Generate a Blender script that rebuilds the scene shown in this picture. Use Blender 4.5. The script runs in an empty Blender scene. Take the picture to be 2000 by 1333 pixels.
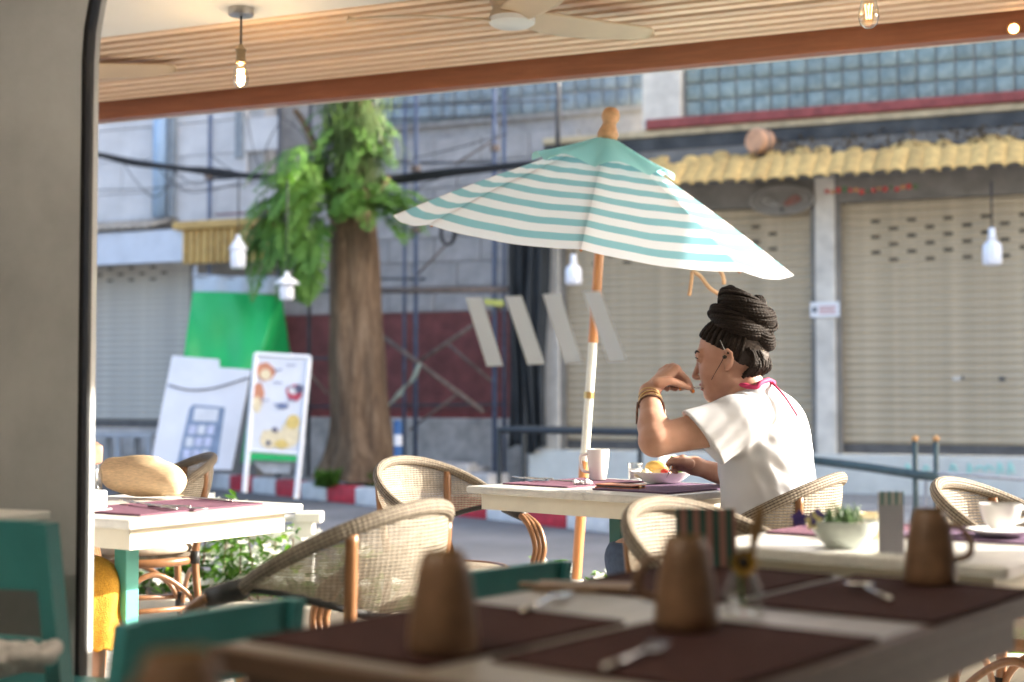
import bpy, bmesh, math, random
import numpy as np
from mathutils import Vector, Matrix, Euler
R = math.radians
random.seed(7); np.random.seed(7)
scene = bpy.context.scene
col = scene.collection
# ------------------------------------------------------------------ camera
FPX = 2778.0; PITCH = math.atan(107/FPX); CAMZ = 1.03
cam_d = bpy.data.cameras.new('camera'); cam = bpy.data.objects.new('camera', cam_d); col.objects.link(cam)
cam_d.sensor_width = 36; cam_d.lens = FPX/2000*36; cam_d.clip_start = .02; cam_d.clip_end = 500
cam.location = (0, 0, CAMZ); cam.rotation_euler = (R(90)+PITCH, 0, 0)
cam_d.dof.use_dof = True; cam_d.dof.focus_distance = 4.15; cam_d.dof.aperture_fstop = 2.2
scene.camera = cam
# ------------------------------------------------------------------ sky and sun
SUN_EL = R(21.5); SUN_H = Vector((.99, .13)).normalized()
w = bpy.data.worlds.new('World'); scene.world = w; w.use_nodes = True
nt = w.node_tree; bg = nt.nodes['Background']; sky = nt.nodes.new('ShaderNodeTexSky')
sky.sky_type = 'NISHITA'; sky.sun_disc = False; sky.sun_elevation = SUN_EL
sky.sun_rotation = math.atan2(SUN_H.x, SUN_H.y); sky.air_density = .6; sky.dust_density = 5.0; sky.ozone_density = .1
nt.links.new(sky.outputs[0], bg.inputs[0]); bg.inputs[1].default_value = .15
sd = bpy.data.lights.new('sun', 'SUN'); sun = bpy.data.objects.new('sun', sd); col.objects.link(sun)
sd.energy = 3.0; sd.angle = R(.6); sd.color = (1, .93, .82)
to_sun = Vector((SUN_H.x*math.cos(SUN_EL), SUN_H.y*math.cos(SUN_EL), math.sin(SUN_EL)))
sun.rotation_euler = to_sun.to_track_quat('Z', 'Y').to_euler()
vs = scene.view_settings; vs.view_transform = 'Standard'; vs.look = 'None'; vs.gamma = 1; vs.exposure = 2.55
vs.use_curve_mapping = False
cy = scene.cycles; cy.max_bounces = 8; cy.diffuse_bounces = 5; cy.transparent_max_bounces = 16

# ------------------------------------------------------------------ measuring helpers
def ray(px, py):
    dx = (px-1000)/FPX; dz = -(py-666.5)/FPX
    return Vector((dx, math.cos(PITCH)-dz*math.sin(PITCH), math.sin(PITCH)+dz*math.cos(PITCH)))
def P(px, py, Y):                       # world point at depth Y
    d = ray(px, py); return Vector((0, 0, CAMZ)) + d*(Y/d.y)
def PZ(px, py, z):                      # world point at height z
    d = ray(px, py); return Vector((0, 0, CAMZ)) + d*((z-CAMZ)/d.z)
YAW = R(23); U = Vector((math.cos(YAW), -math.sin(YAW), 0)); N = Vector((math.sin(YAW), math.cos(YAW), 0))
F0 = Vector((0, 16.14, 0))              # the street front opposite
W0 = Vector((-.894, 2.95, 0))           # left jamb of the cafe window
def FP(px, py, d=0):                    # (s, z) on the street front, d metres in front of it
    r = ray(px, py); t = (F0 - N*d - Vector((0, 0, CAMZ))).dot(N)/r.dot(N)
    p = Vector((0, 0, CAMZ)) + r*t
    return (p-F0).dot(U), p.z
def FS(px, d=0): return FP(px, 773, d)[0]

# ------------------------------------------------------------------ materials
MATS = {}
def ramp(nt, fac, stops):
    r = nt.nodes.new('ShaderNodeValToRGB'); e = r.color_ramp.elements
    while len(e) < len(stops): e.new(.5)
    for k, (p, c) in enumerate(stops):
        e[k].position = p; e[k].color = (*c, 1) if len(c) == 3 else c
    nt.links.new(fac, r.inputs[0]); return r.outputs[0]
def node(nt, t, **kw):
    n = nt.nodes.new(t)
    for k, v in kw.items():
        if k.startswith('i_'):
            key = k[2:]
            if key.isdigit(): key = int(key)
            n.inputs[key].default_value = v
        else: setattr(n, k, v)
    return n
def base(name):
    m = bpy.data.materials.new(name); m.use_nodes = True; MATS[name] = m
    return m, m.node_tree, m.node_tree.nodes['Principled BSDF']
def mat(name, c, rough=.6, var=.12, scale=8, bump=.0, bscale=60, metal=0, spec=.5, c2=None, stretch=(1,1,1), coord='Object', detail=6, trans=0, sss=0, coat=0):
    m, nt, b = base(name)
    tc = node(nt, 'ShaderNodeTexCoord'); mp = node(nt, 'ShaderNodeMapping'); mp.inputs['Scale'].default_value = stretch
    nt.links.new(tc.outputs[coord], mp.inputs[0])
    nz = node(nt, 'ShaderNodeTexNoise', i_Scale=scale, i_Detail=detail, i_Roughness=.62); nt.links.new(mp.outputs[0], nz.inputs['Vector'])
    lo = c2 if c2 else tuple(x*(1-var) for x in c); hi = c if c2 else tuple(min(1, x*(1+var)) for x in c)
    o = ramp(nt, nz.outputs['Fac'], [(.3, lo), (.7, hi)]); nt.links.new(o, b.inputs['Base Color'])
    b.inputs['Roughness'].default_value = rough; b.inputs['Metallic'].default_value = metal
    b.inputs['Specular IOR Level'].default_value = spec
    if trans: b.inputs['Transmission Weight'].default_value = trans
    if coat: b.inputs['Coat Weight'].default_value = coat
    if sss:
        b.inputs['Subsurface Weight'].default_value = sss; b.inputs['Subsurface Radius'].default_value = (.5,.2,.1); b.inputs['Subsurface Scale'].default_value = .012
    if bump:
        n2 = node(nt, 'ShaderNodeTexNoise', i_Scale=bscale, i_Detail=5); nt.links.new(mp.outputs[0], n2.inputs['Vector'])
        bp = node(nt, 'ShaderNodeBump', i_Strength=bump, i_Distance=.01); nt.links.new(n2.outputs['Fac'], bp.inputs['Height']); nt.links.new(bp.outputs[0], b.inputs['Normal'])
    return m
def emit(name, c, s):
    m, nt, b = base(name); b.inputs['Base Color'].default_value = (*c, 1)
    b.inputs['Emission Color'].default_value = (*c, 1); b.inputs['Emission Strength'].default_value = s; return m
def wood(name, c, c2, scale=3, rough=.45, stretch=(1, 14, 14), coat=.0):
    m, nt, b = base(name)
    tc = node(nt, 'ShaderNodeTexCoord'); mp = node(nt, 'ShaderNodeMapping'); mp.inputs['Scale'].default_value = stretch
    nt.links.new(tc.outputs['Object'], mp.inputs[0])
    oi = node(nt, 'ShaderNodeObjectInfo'); ad = node(nt, 'ShaderNodeVectorMath', operation='ADD')
    cm = node(nt, 'ShaderNodeCombineXYZ'); mu = node(nt, 'ShaderNodeMath', operation='MULTIPLY', i_1=37.0); nt.links.new(oi.outputs['Random'], mu.inputs[0])
    for k in range(3): nt.links.new(mu.outputs[0], cm.inputs[k])
    nt.links.new(mp.outputs[0], ad.inputs[0]); nt.links.new(cm.outputs[0], ad.inputs[1])
    nz = node(nt, 'ShaderNodeTexNoise', i_Scale=scale, i_Detail=8, i_Roughness=.65, i_Distortion=.6); nt.links.new(ad.outputs[0], nz.inputs['Vector'])
    o = ramp(nt, nz.outputs['Fac'], [(.28, c2), (.5, tuple((a+d)/2 for a, d in zip(c, c2))), (.72, c)])
    hs = node(nt, 'ShaderNodeHueSaturation'); mr = node(nt, 'ShaderNodeMapRange', i_3=.82, i_4=1.12); nt.links.new(oi.outputs['Random'], mr.inputs[0])
    nt.links.new(mr.outputs[0], hs.inputs['Value']); nt.links.new(o, hs.inputs['Color']); nt.links.new(hs.outputs[0], b.inputs['Base Color'])
    b.inputs['Roughness'].default_value = rough; b.inputs['Coat Weight'].default_value = coat
    bp = node(nt, 'ShaderNodeBump', i_Strength=.15, i_Distance=.004); nt.links.new(nz.outputs['Fac'], bp.inputs['Height']); nt.links.new(bp.outputs[0], b.inputs['Normal'])
    return m

# ------------------------------------------------------------------ mesh helpers
class MB:
    def __init__(s): s.v = []; s.f = []; s.uv = []; s.mi = []
    def add(s, vs, fs, uv=None, mi=0):
        o = len(s.v); s.v += [tuple(p) for p in vs]; s.f += [tuple(i+o for i in f) for f in fs]
        s.uv += list(uv) if uv is not None else [(0, 0)]*len(vs); s.mi += [mi]*len(fs); return s
    def box(s, a, b, bev=0, rot=None, mi=0):
        x0, y0, z0 = a; x1, y1, z1 = b
        if bev <= 0:
            vs = [(x0,y0,z0),(x1,y0,z0),(x1,y1,z0),(x0,y1,z0),(x0,y0,z1),(x1,y0,z1),(x1,y1,z1),(x0,y1,z1)]
            fs = [(0,3,2,1),(4,5,6,7),(0,1,5,4),(1,2,6,5),(2,3,7,6),(3,0,4,7)]
        else:
            c = bev; bm = bmesh.new(); bmesh.ops.create_cube(bm, size=1)
            for v in bm.verts: v.co = Vector(((v.co.x+.5)*(x1-x0)+x0, (v.co.y+.5)*(y1-y0)+y0, (v.co.z+.5)*(z1-z0)+z0))
            bmesh.ops.bevel(bm, geom=list(bm.edges), offset=c, segments=2, profile=.5, affect='EDGES')
            bm.verts.index_update(); vs = [v.co.copy() for v in bm.verts]; fs = [tuple(v.index for v in f.verts) for f in bm.faces]; bm.free()
        if rot is not None: vs = [rot @ Vector(p) for p in vs]
        return s.add(vs, fs, mi=mi)
    def tube(s, path, r, n=8, caps=True, closed=False, mi=0):
        path = [Vector(p) for p in path]; m = len(path)
        rs = r if hasattr(r, '__len__') else [r]*m
        t0 = (path[1]-path[0]).normalized(); up = Vector((0,0,1)) if abs(t0.z) < .9 else Vector((1,0,0))
        nx = t0.cross(up).normalized(); vs = []; uv = []; L = 0
        for i in range(m):
            if closed: t = (path[(i+1) % m]-path[i-1]).normalized()
            else: t = (path[min(i+1, m-1)]-path[max(i-1, 0)]).normalized()
            nx = (nx - t*nx.dot(t)); nx = nx.normalized() if nx.length > 1e-6 else t.orthogonal().normalized()
            ny = t.cross(nx)
            if i: L += (path[i]-path[i-1]).length
            for k in range(n):
                a = 2*math.pi*k/n; vs.append(path[i]+(nx*math.cos(a)+ny*math.sin(a))*rs[i]); uv.append((L, k/n*2*math.pi*rs[i]))
        fs = []
        for i in range(m if closed else m-1):
            j = (i+1) % m
            for k in range(n): fs.append((i*n+k, i*n+(k+1) % n, j*n+(k+1) % n, j*n+k))
        if caps and not closed: fs += [tuple(range(n))[::-1], tuple((m-1)*n+k for k in range(n))]
        return s.add(vs, fs, uv, mi)
    def lathe(s, prof, n=24, c=(0,0,0), axis=None, mi=0):
        M = axis if axis is not None else Matrix.Identity(3); c = Vector(c); vs = []; m = len(prof)
        for r, z in prof:
            for k in range(n):
                a = 2*math.pi*k/n; vs.append(c + M @ Vector((r*math.cos(a), r*math.sin(a), z)))
        fs = [(i*n+k, i*n+(k+1) % n, (i+1)*n+(k+1) % n, (i+1)*n+k) for i in range(m-1) for k in range(n)]
        if prof[0][0] > 1e-5: fs.append(tuple(range(n))[::-1])
        if prof[-1][0] > 1e-5: fs.append(tuple((m-1)*n+k for k in range(n)))
        return s.add(vs, fs, mi=mi)
    def grid(s, fn, nu, nv, uvs=(1,1), closeu=False, mi=0):
        vs = []; uv = []
        for i in range(nu+1):
            for j in range(nv+1):
                vs.append(fn(i/nu, j/nv)); uv.append((i/nu*uvs[0], j/nv*uvs[1]))
        fs = [(i*(nv+1)+j, (i+1)*(nv+1)+j, (i+1)*(nv+1)+j+1, i*(nv+1)+j+1) for i in range(nu) for j in range(nv)]
        return s.add(vs, fs, uv, mi)
    def prism(s, poly, a, b, f=lambda x, y, d: (x, d, y), mi=0):    # polygon (x,y) extruded a..b
        n = len(poly); vs = [f(x, y, a) for x, y in poly]+[f(x, y, b) for x, y in poly]
        fs = [tuple(range(n)), tuple(range(2*n-1, n-1, -1))]+[(i, i+n, (i+1) % n+n, (i+1) % n) for i in range(n)]
        return s.add(vs, fs, mi=mi)
    def mesh(s, name, mats, smooth=False, ang=None):
        me = bpy.data.meshes.new(name); me.from_pydata(s.v, [], s.f)
        if any(u != (0,0) for u in s.uv):
            l = me.uv_layers.new(name='UVMap'); idx = np.zeros(len(me.loops), int); me.loops.foreach_get('vertex_index', idx)
            l.data.foreach_set('uv', np.array(s.uv, float)[idx].ravel())
        for m in (mats if isinstance(mats, (list, tuple)) else [mats]): me.materials.append(MATS[m])
        if any(s.mi): me.polygons.foreach_set('material_index', s.mi)
        bm = bmesh.new(); bm.from_mesh(me); bmesh.ops.recalc_face_normals(bm, faces=bm.faces); bm.to_mesh(me); bm.free()
        if smooth:
            me.polygons.foreach_set('use_smooth', [True]*len(me.polygons))
            if ang:
                try: me.set_sharp_from_angle(angle=R(ang))
                except Exception: pass
        me.update(); return me
    def build(s, name, mats, parent=None, smooth=False, ang=None):
        return link(name, s.mesh(name, mats, smooth, ang), parent)
def link(name, me, parent=None, loc=None, rz=None):
    o = bpy.data.objects.new(name, me); col.objects.link(o)
    if parent is not None: o.parent = parent
    if loc is not None: o.location = loc
    if rz is not None: o.rotation_euler = (0, 0, rz)
    return o
def tag(o, label=None, cat=None, group=None, kind=None):
    if label: o['label'] = label
    if cat: o['category'] = cat
    if group: o['group'] = group
    if kind: o['kind'] = kind
    return o
def thing(name, label, cat, loc=(0,0,0), rz=0, group=None):
    o = bpy.data.objects.new(name, None); col.objects.link(o); o.location = loc; o.rotation_euler = (0,0,rz); o.empty_display_size = .1
    return tag(o, label, cat, group)
def copy_tree(o, parent=None):
    c = o.copy(); col.objects.link(c); c.parent = parent
    for ch in [x for x in o.children]: copy_tree(ch, c)
    return c
def spline(pts, n=8):
    pts = [Vector(p) for p in pts]; out = []
    for i in range(len(pts)-1):
        p0 = pts[max(i-1,0)]; p1 = pts[i]; p2 = pts[i+1]; p3 = pts[min(i+2,len(pts)-1)]
        for k in range(n):
            t = k/n; out.append(.5*((2*p1)+(p2-p0)*t+(2*p0-5*p1+4*p2-p3)*t*t+(3*p1-p0-3*p2+p3)*t**3))
    out.append(pts[-1]); return out
# ------------------------------------------------------------------ shared materials
mat('asphalt', (.25,.25,.25), .85, .25, 1.1, .5, 180, c2=(.15,.15,.15), detail=10)
mat('pavement', (.36,.35,.33), .85, .3, 1.6, .4, 90)
mat('terrace_stone', (.30,.28,.25), .7, .3, 5, .3, 60)
mat('kerb_red', (.55,.03,.05), .6, .35, 9, .2, 60)
mat('kerb_white', (.72,.72,.71), .6, .15, 7, .2, 60)
mat('cream_plaster', (.62,.56,.45), .8, .15, 4, .3, 70)
mat('soffit_white', (.80,.78,.74), .75, .03, 2)
wood('slat_wood', (.88,.66,.47), (.78,.53,.34), 2.2, .5, (1.2, 16, 16))
wood('beam_wood', (.36,.13,.06), (.22,.075,.035), 2.6, .4, (1.2, 14, 14), .15)
mat('concrete_wall', (.44,.445,.45), .8, .22, 2.2, .10, 30, detail=9)
mat('black_rubber', (.012,.012,.013), .35, .1, 20)
m, nt, b = base('frost_film'); b.inputs['Base Color'].default_value=(.86,.90,.94,1); b.inputs['Roughness'].default_value=.8
t = node(nt,'ShaderNodeBsdfTranslucent'); t.inputs[0].default_value=(.86,.90,.94,1); ms = node(nt,'ShaderNodeMixShader', i_0=.85); nt.links.new(b.outputs[0], ms.inputs[1]); nt.links.new(t.outputs[0], ms.inputs[2]); nt.links.new(ms.outputs[0], nt.nodes['Material Output'].inputs[0])
mat('dark_inside', (.02,.02,.02), .9, .1, 5)
# window glass: clear sheet with a Fresnel reflection
m, nt, b = base('window_glass'); nt.nodes.remove(b)
tr = node(nt, 'ShaderNodeBsdfTransparent'); tr.inputs[0].default_value = (.97,.985,.98,1)
gl = node(nt, 'ShaderNodeBsdfGlossy', i_Roughness=.0); fr = node(nt, 'ShaderNodeFresnel', i_IOR=1.3)
mx = node(nt, 'ShaderNodeMixShader'); nt.links.new(fr.outputs[0], mx.inputs[0]); nt.links.new(tr.outputs[0], mx.inputs[1]); nt.links.new(gl.outputs[0], mx.inputs[2])
nt.links.new(mx.outputs[0], nt.nodes['Material Output'].inputs[0])

# ------------------------------------------------------------------ ground, road, pavement
g = MB(); g.add([(-150,-150,-.14),(150,-150,-.14),(150,150,-.14),(-150,150,-.14)], [(0,1,2,3)])
tag(g.build('ground', 'asphalt'), kind='structure')
def WL(s, n, z=0): return W0 + U*s + N*n + Vector((0,0,z))
KA = PZ(470, 960, -.1); KB = PZ(1190, 1042, -.1); KD = (KB-KA); KD.z = 0; KD.normalize(); KN = Vector((-KD.y, KD.x, 0))
if KN.y < 0: KN = -KN
rd = MB(); rd.add([WL(-30,3.7,-.1), WL(30,3.7,-.1), WL(30,40,-.1), WL(-30,40,-.1)], [(0,1,2,3)])
tag(rd.build('road', 'asphalt'), kind='structure')
# terrace and cafe floor in one slab level
tf = MB(); tf.add([WL(-14,-16,0), WL(14,-16,0), WL(14,2.95,0), WL(-14,2.95,0)], [(0,1,2,3)])
m, nt, b = base('floor_tiles')
tc = node(nt, 'ShaderNodeTexCoord'); br = node(nt, 'ShaderNodeTexBrick', i_Scale=1.0); br.inputs['Color1'].default_value=(.44,.41,.37,1); br.inputs['Color2'].default_value=(.36,.34,.31,1); br.inputs['Mortar'].default_value=(.12,.11,.1,1)
br.inputs['Brick Width'].default_value=.4; br.inputs['Row Height'].default_value=.2; br.inputs['Mortar Size'].default_value=.006
nt.links.new(tc.outputs['Object'], br.inputs['Vector']); nt.links.new(br.outputs['Color'], b.inputs['Base Color']); b.inputs['Roughness'].default_value=.7
tag(tf.build('terrace_floor', 'floor_tiles'), kind='structure')
# planter bed: inner and outer kerb walls with soil
pl = thing('planter_kerb', 'low cream kerb edging the flower bed along the terrace', 'planter', WL(0,2.95), -YAW)
b1 = MB(); b1.box((-7,0,-.1), (7,.09,.115), .012); b1.build('inner_wall', 'cream_plaster', pl)
b1 = MB(); b1.box((-7,.66,-.12), (7,.75,.115), .012); b1.build('outer_wall', 'cream_plaster', pl)
mat('soil', (.06,.045,.03), .95, .4, 30, .8, 90)
b1 = MB(); b1.grid(lambda u, v: (-7+14*u, .09+.57*v, .06+.02*math.sin(u*90)*math.sin(v*7)), 120, 4); b1.build('soil', 'soil', pl)
# far pavement with the painted kerb
kA = KA - KD*6; nblk = 52; BL = .57
pv = MB(); a = kA + KN*.16; b_ = kA + KD*(nblk*BL) + KN*.16
for q in (a, b_): q.z = .045
pv.add([a, b_, F0+U*14+N*3+Vector((0,0,.045)), F0-U*16+N*3+Vector((0,0,.045))], [(0,1,2,3)])
tag(pv.build('pavement', 'pavement'), kind='structure')
kb = bpy.data.objects.new('kerb', None); col.objects.link(kb); tag(kb, kind='structure'); kb.location = (kA.x, kA.y, -.11); kb.rotation_euler = (0,0,math.atan2(KD.y, KD.x))
kmr = MB(); kmr.box((.004,0,0), (BL-.004,.16,.19), .02); mr_ = kmr.mesh('kerb_block', 'kerb_red', True, 40); mw_ = kmr.mesh('kerb_block', 'kerb_white', True, 40)
off = 1
for i in range(nblk): link('kerb_block', mr_ if (i+off) % 2 else mw_, kb, (i*BL, 0, 0))

# ------------------------------------------------------------------ cafe window wall with a rounded opening
wl = thing('window_wall', 'grey concrete wall with a rounded window opening', 'wall', W0, -YAW)
OW, OT, CR, WT = 2.7, 2.23, .5, .046
inner = [(0,0),(0,.6),(0,1.2),(0,OT-CR)]
for k in range(1, 13): a = R(90*k/12); inner.append((CR-CR*math.cos(a), OT-CR+CR*math.sin(a)))
inner += [(OW-x, z) for x, z in inner[::-1]]
half = len(inner)//2; outer = []
for i in range(half):
    if i < 4: outer.append((-3.2, inner[i][1]))
    elif i < 10: outer.append((-3.2, OT-CR+(i-3)/6*(3.0-(OT-CR))))
    else: outer.append((-3.2+(i-9)/6*(3.2+OW/2-.3), 3.0))
outer += [(OW-x, z) for x, z in outer[::-1]]
mb = MB(); n_ = len(inner)
for i in range(n_-1):
    q = [inner[i], inner[i+1], outer[i+1], outer[i]]
    mb.add([(x, 0, z) for x, z in q], [(0,1,2,3)]); mb.add([(x, WT, z) for x, z in q], [(0,1,2,3)])
    mb.add([(inner[i][0],.0,inner[i][1]),(inner[i+1][0],.0,inner[i+1][1]),(inner[i+1][0],WT,inner[i+1][1]),(inner[i][0],WT,inner[i][1])], [(0,1,2,3)])
mb.build('wall_panel', 'concrete_wall', wl)
mb = MB()
for d0, d1 in ((-.004,.022),):
    prof = [(.0, d0), (.011, d0), (.011, d1), (.0, d1)]
    pts = []
    for i in range(n_):
        x, z = inner[i]; x0, z0 = inner[max(i-1,0)]; x1, z1 = inner[min(i+1,n_-1)]
        t = Vector((x1-x0, z1-z0)).normalized(); nn = Vector((t.y, -t.x))
        pts.append([(x+nn.x*(p[0]-.004), p[1], z+nn.y*(p[0]-.004)) for p in prof])
    for i in range(n_-1):
        for k in range(4): mb.add([pts[i][k], pts[i+1][k], pts[i+1][(k+1)%4], pts[i][(k+1)%4]], [(0,1,2,3)])
mb.build('gasket', 'black_rubber', wl)
mb = MB(); mb.add([(x+(.002 if x<1 else -.002), .012, z) for x, z in inner], [tuple(range(n_))]); mb.build('glass_pane', 'window_glass', wl)
# four slanted frosted strips stuck on the pane
def onglass(px, py, d=.0105):
    r = ray(px, py); t = (W0+N*d-Vector((0,0,CAMZ))).dot(N)/r.dot(N); p = Vector((0,0,CAMZ))+r*t
    return ((p-W0).dot(U), p.z)
for q in ([(909,582),(941,581),(983,715),(951,716)], [(986,579),(1019,578),(1065,712),(1031,713)], [(1060,575),(1094,573),(1137,709),(1104,711)], [(1139,570),(1173,569),(1224,706),(1189,708)]):
    c = [onglass(*p) for p in q]; m_ = MB(); m_.add([(x, .0108, z) for x, z in c]+[(x, .0098, z) for x, z in c], [(0,1,2,3),(7,6,5,4),(0,4,5,1),(1,5,6,2),(2,6,7,3),(3,7,4,0)])
    m_.build('sticker', 'frost_film', wl)
# cafe room around the camera: ceiling slab, left end wall and back wall
rc = MB(); rc.box((-4,-5.5,2.62), (5.5,-.002,2.8)); o = rc.build('ceiling', 'soffit_white'); o.location = W0; o.rotation_euler=(0,0,-YAW); tag(o, kind='structure')
rc = MB(); rc.box((-3.4,-5.5,0), (-3.2,-.003,2.62)); o = rc.build('wall', 'concrete_wall'); o.location = W0; o.rotation_euler=(0,0,-YAW); tag(o, 'plain concrete side wall of the cafe room', 'wall')
rc = MB(); rc.box((4.6,-5.5,0), (4.8,-.003,2.62)); o = rc.build('wall', 'concrete_wall'); o.location = W0; o.rotation_euler=(0,0,-YAW); tag(o, 'concrete side wall beyond the dining tables', 'wall')

rc = MB(); rc.box((-3.4,-5.7,0), (4.8,-5.502,2.8)); o = rc.build('wall', 'concrete_wall'); o.location = W0; o.rotation_euler=(0,0,-YAW); tag(o, 'concrete back wall of the cafe room', 'wall')
rc = MB(); rc.box((3.46,.051,0), (3.6,1.35,2.9)); o = rc.build('wall', 'cream_plaster'); o.location = W0; o.rotation_euler=(0,0,-YAW); tag(o, 'unseen cream wall added to keep sun out of the cafe room', 'wall')  # out of view, added to block sunlight from entering the room
# ------------------------------------------------------------------ terrace roof
CZ = 2.61
o = MB().box((-6,.05,CZ+.0), (3.45,2.655,CZ+.14)).build('soffit', 'soffit_white'); o.location = W0; o.rotation_euler=(0,0,-YAW); tag(o, kind='structure')
sc = thing('slatted_ceiling', 'pale wood slatted ceiling over the terrace', 'ceiling', WL(0,0,CZ), -YAW)
wood('backing_wood', (.46,.29,.16), (.34,.2,.1), 2.2, .6, (1.2,16,16))  # coloured darker than the slats to deepen the shade in their gaps
MB().box((-6,2.66,.055), (3.45,3.86,.14)).build('backing_board', 'backing_wood', sc)
sl = MB(); sl.box((-6,0,0), (3.3,.052,.026), .003); slm = sl.mesh('slat', 'slat_wood')
k = 0; y = 2.68
while y < 3.80:
    link('slat', slm, sc, (random.uniform(-.1,.1), y, random.uniform(0,.003))); y += .094; k += 1
bt = MB(); bt.box((0,2.67,.031), (.035,3.81,.055)); btm = bt.mesh('batten', 'slat_wood')
for i in range(-6, 5): link('batten', btm, sc, (i*.75+.21, 0, 0))
mat('screw_dark', (.09,.05,.03), .5)
sw = MB(); sw.lathe([(0,-.0025),(.0055,-.0015),(.0055,.002)], 8); swm = sw.mesh('screw', 'screw_dark')
bm_ = thing('roof_beam', 'red brown timber beam at the edge of the terrace roof', 'beam', WL(0,0,CZ), -YAW)
MB().box((-6.2,3.822,-.082), (3.5,3.90,.16), .004).build('timber', 'beam_wood', bm_)
mat('beam_flashing', (.78,.76,.72), .4)
MB().box((-6.2,3.9005,-.087), (3.5,3.906,.18)).build('flashing', 'beam_flashing', bm_)
emit('warm_glow', (1,.62,.25), 2.5); mat('brass', (.62,.42,.18), .3, .1, 20, metal=1)
dl_s = None
r_ = ray(1980, 57); t_ = (WL(0,3.822)-Vector((0,0,CAMZ))).dot(N)/r_.dot(N); p_ = Vector((0,0,CAMZ))+r_*t_
ls = (p_-W0).dot(U)
lm = MB(); lm.lathe([(.028,0),(.028,.006),(.02,.006),(.02,.002)], 20, (ls,3.8215,p_.z-CZ), Matrix.Rotation(R(90),3,'X')); lm.build('spot_ring', 'brass', bm_, True, 40)
lm = MB(); lm.lathe([(.0,.0),(.0195,0)], 20, (ls,3.8185,p_.z-CZ), Matrix.Rotation(R(90),3,'X')); lm.build('spot_lens', 'warm_glow', bm_)
# ------------------------------------------------------------------ street front opposite
mat('shutter_metal', (.58,.485,.335), .5, .12, 2.2, .12, 30, spec=.4, c2=(.40,.33,.225), stretch=(2.2,.3,.5), detail=9)
mat('shutter_grey', (.60,.57,.49), .5, .12, 2.2, .12, 30, c2=(.45,.43,.38), stretch=(2.2,.3,.5), detail=9)
mat('shutter_rail', (.10,.095,.09), .6, .3, 9)
mat('old_white', (.66,.62,.54), .75, .22, 4, .3, 50, detail=9)
mat('pale_plinth', (.66,.67,.61), .75, .12, 3, .2, 40)
mat('grey_lintel', (.23,.215,.19), .8, .25, 4, .2, 40)
mat('block_grey', (.46,.445,.43), .85, .22, 5, .4, 70, detail=9)
mat('block_pale', (.64,.63,.62), .8, .14, 3, .3, 60)
mat('mortar', (.38,.375,.37), .9, .2, 8)
mat('red_paint', (.20,.06,.055), .7, .35, 4, .3, 50)
mat('red_sill', (.26,.06,.055), .7, .35, 10, .3, 60)
mat('yellow_band', (.52,.43,.27), .7, .3, 6)
mat('soot', (.03,.034,.038), .85, .6, 4, .4, 50, c2=(.10,.105,.105))
wood('yellow_tile', (.80,.55,.19), (.44,.27,.09), 2.2, .7, (5,5,5))
mat('terracotta', (.58,.32,.18), .7, .2, 9)
wood('glass_block', (.30,.37,.35), (.12,.18,.18), 1.2, .15, (9,9,9))
wood('glass_block_blue', (.32,.38,.40), (.15,.2,.23), 1.2, .15, (9,9,9))
mat('steel_blue', (.10,.13,.20), .5, .3, 12, metal=.2)
mat('steel_dark', (.06,.065,.075), .5, .3, 12, metal=.2)
mat('rust_pipe', (.20,.15,.12), .7, .4, 14)
mat('black_cable', (.012,.012,.014), .5)
mat('white_plastic', (.82,.83,.84), .3, .03, 5)
mat('bulb_white', (.85,.86,.9), .25, .02, 5)
mat('fascia_pale', (.62,.67,.74), .6, .1, 3)
mat('rubble', (.46,.44,.41), .9, .35, 5, .6, 40, detail=9)

mat('shutter_back', (.07,.06,.045), .8, .2, 5)
def shutter(parent, s0, s1, z0, z1, d, name_mat, rows, hole_rows, hole_pitch=.36):
    sh = MB(); sh.box((s0,-d+.06,z0), (s1,-d+.08,z1)); sh = sh.build('shutter', 'shutter_back', parent)
    h = (z1-z0-.1)/rows; L = s1-s0; prof = [(0,0),(.12,-.006),(.3,-.017),(.5,-.021),(.7,-.017),(.88,-.006),(1,0)]
    def strip(m_, x0, x1, a, b):
        pr = [p for p in prof if a-1e-6 <= p[0] <= b+1e-6]; vs = []
        for f_, y_ in pr: vs += [(x0, y_, f_*h), (x1, y_, f_*h)]
        m_.add(vs, [(2*i, 2*i+1, 2*i+3, 2*i+2) for i in range(len(pr)-1)])
    mb = MB(); strip(mb, 0, L, 0, 1); plain = mb.mesh('slat', name_mat, True)
    holes = []
    for ph in (0, .5):
        mb = MB(); hx = .35+ph*hole_pitch; prev = 0; hw = .09
        while hx+hw < L-.3:
            strip(mb, prev, hx, 0, 1); strip(mb, hx, hx+hw, 0, .3); strip(mb, hx, hx+hw, .7, 1); prev = hx+hw; hx += hole_pitch
        strip(mb, prev, L, 0, 1); holes.append(mb.mesh('slat', name_mat, True))
    for i in range(rows):
        me = holes[i % 2] if i in hole_rows else plain
        link('slat', me, sh, (s0, -d+.055, z0+.1+i*h))
    mb = MB(); mb.box((s0,-d+.02,z0), (s1,-d+.058,z0+.098)); mb.build('bottom_rail', 'shutter_rail', sh)
    return sh
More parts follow.
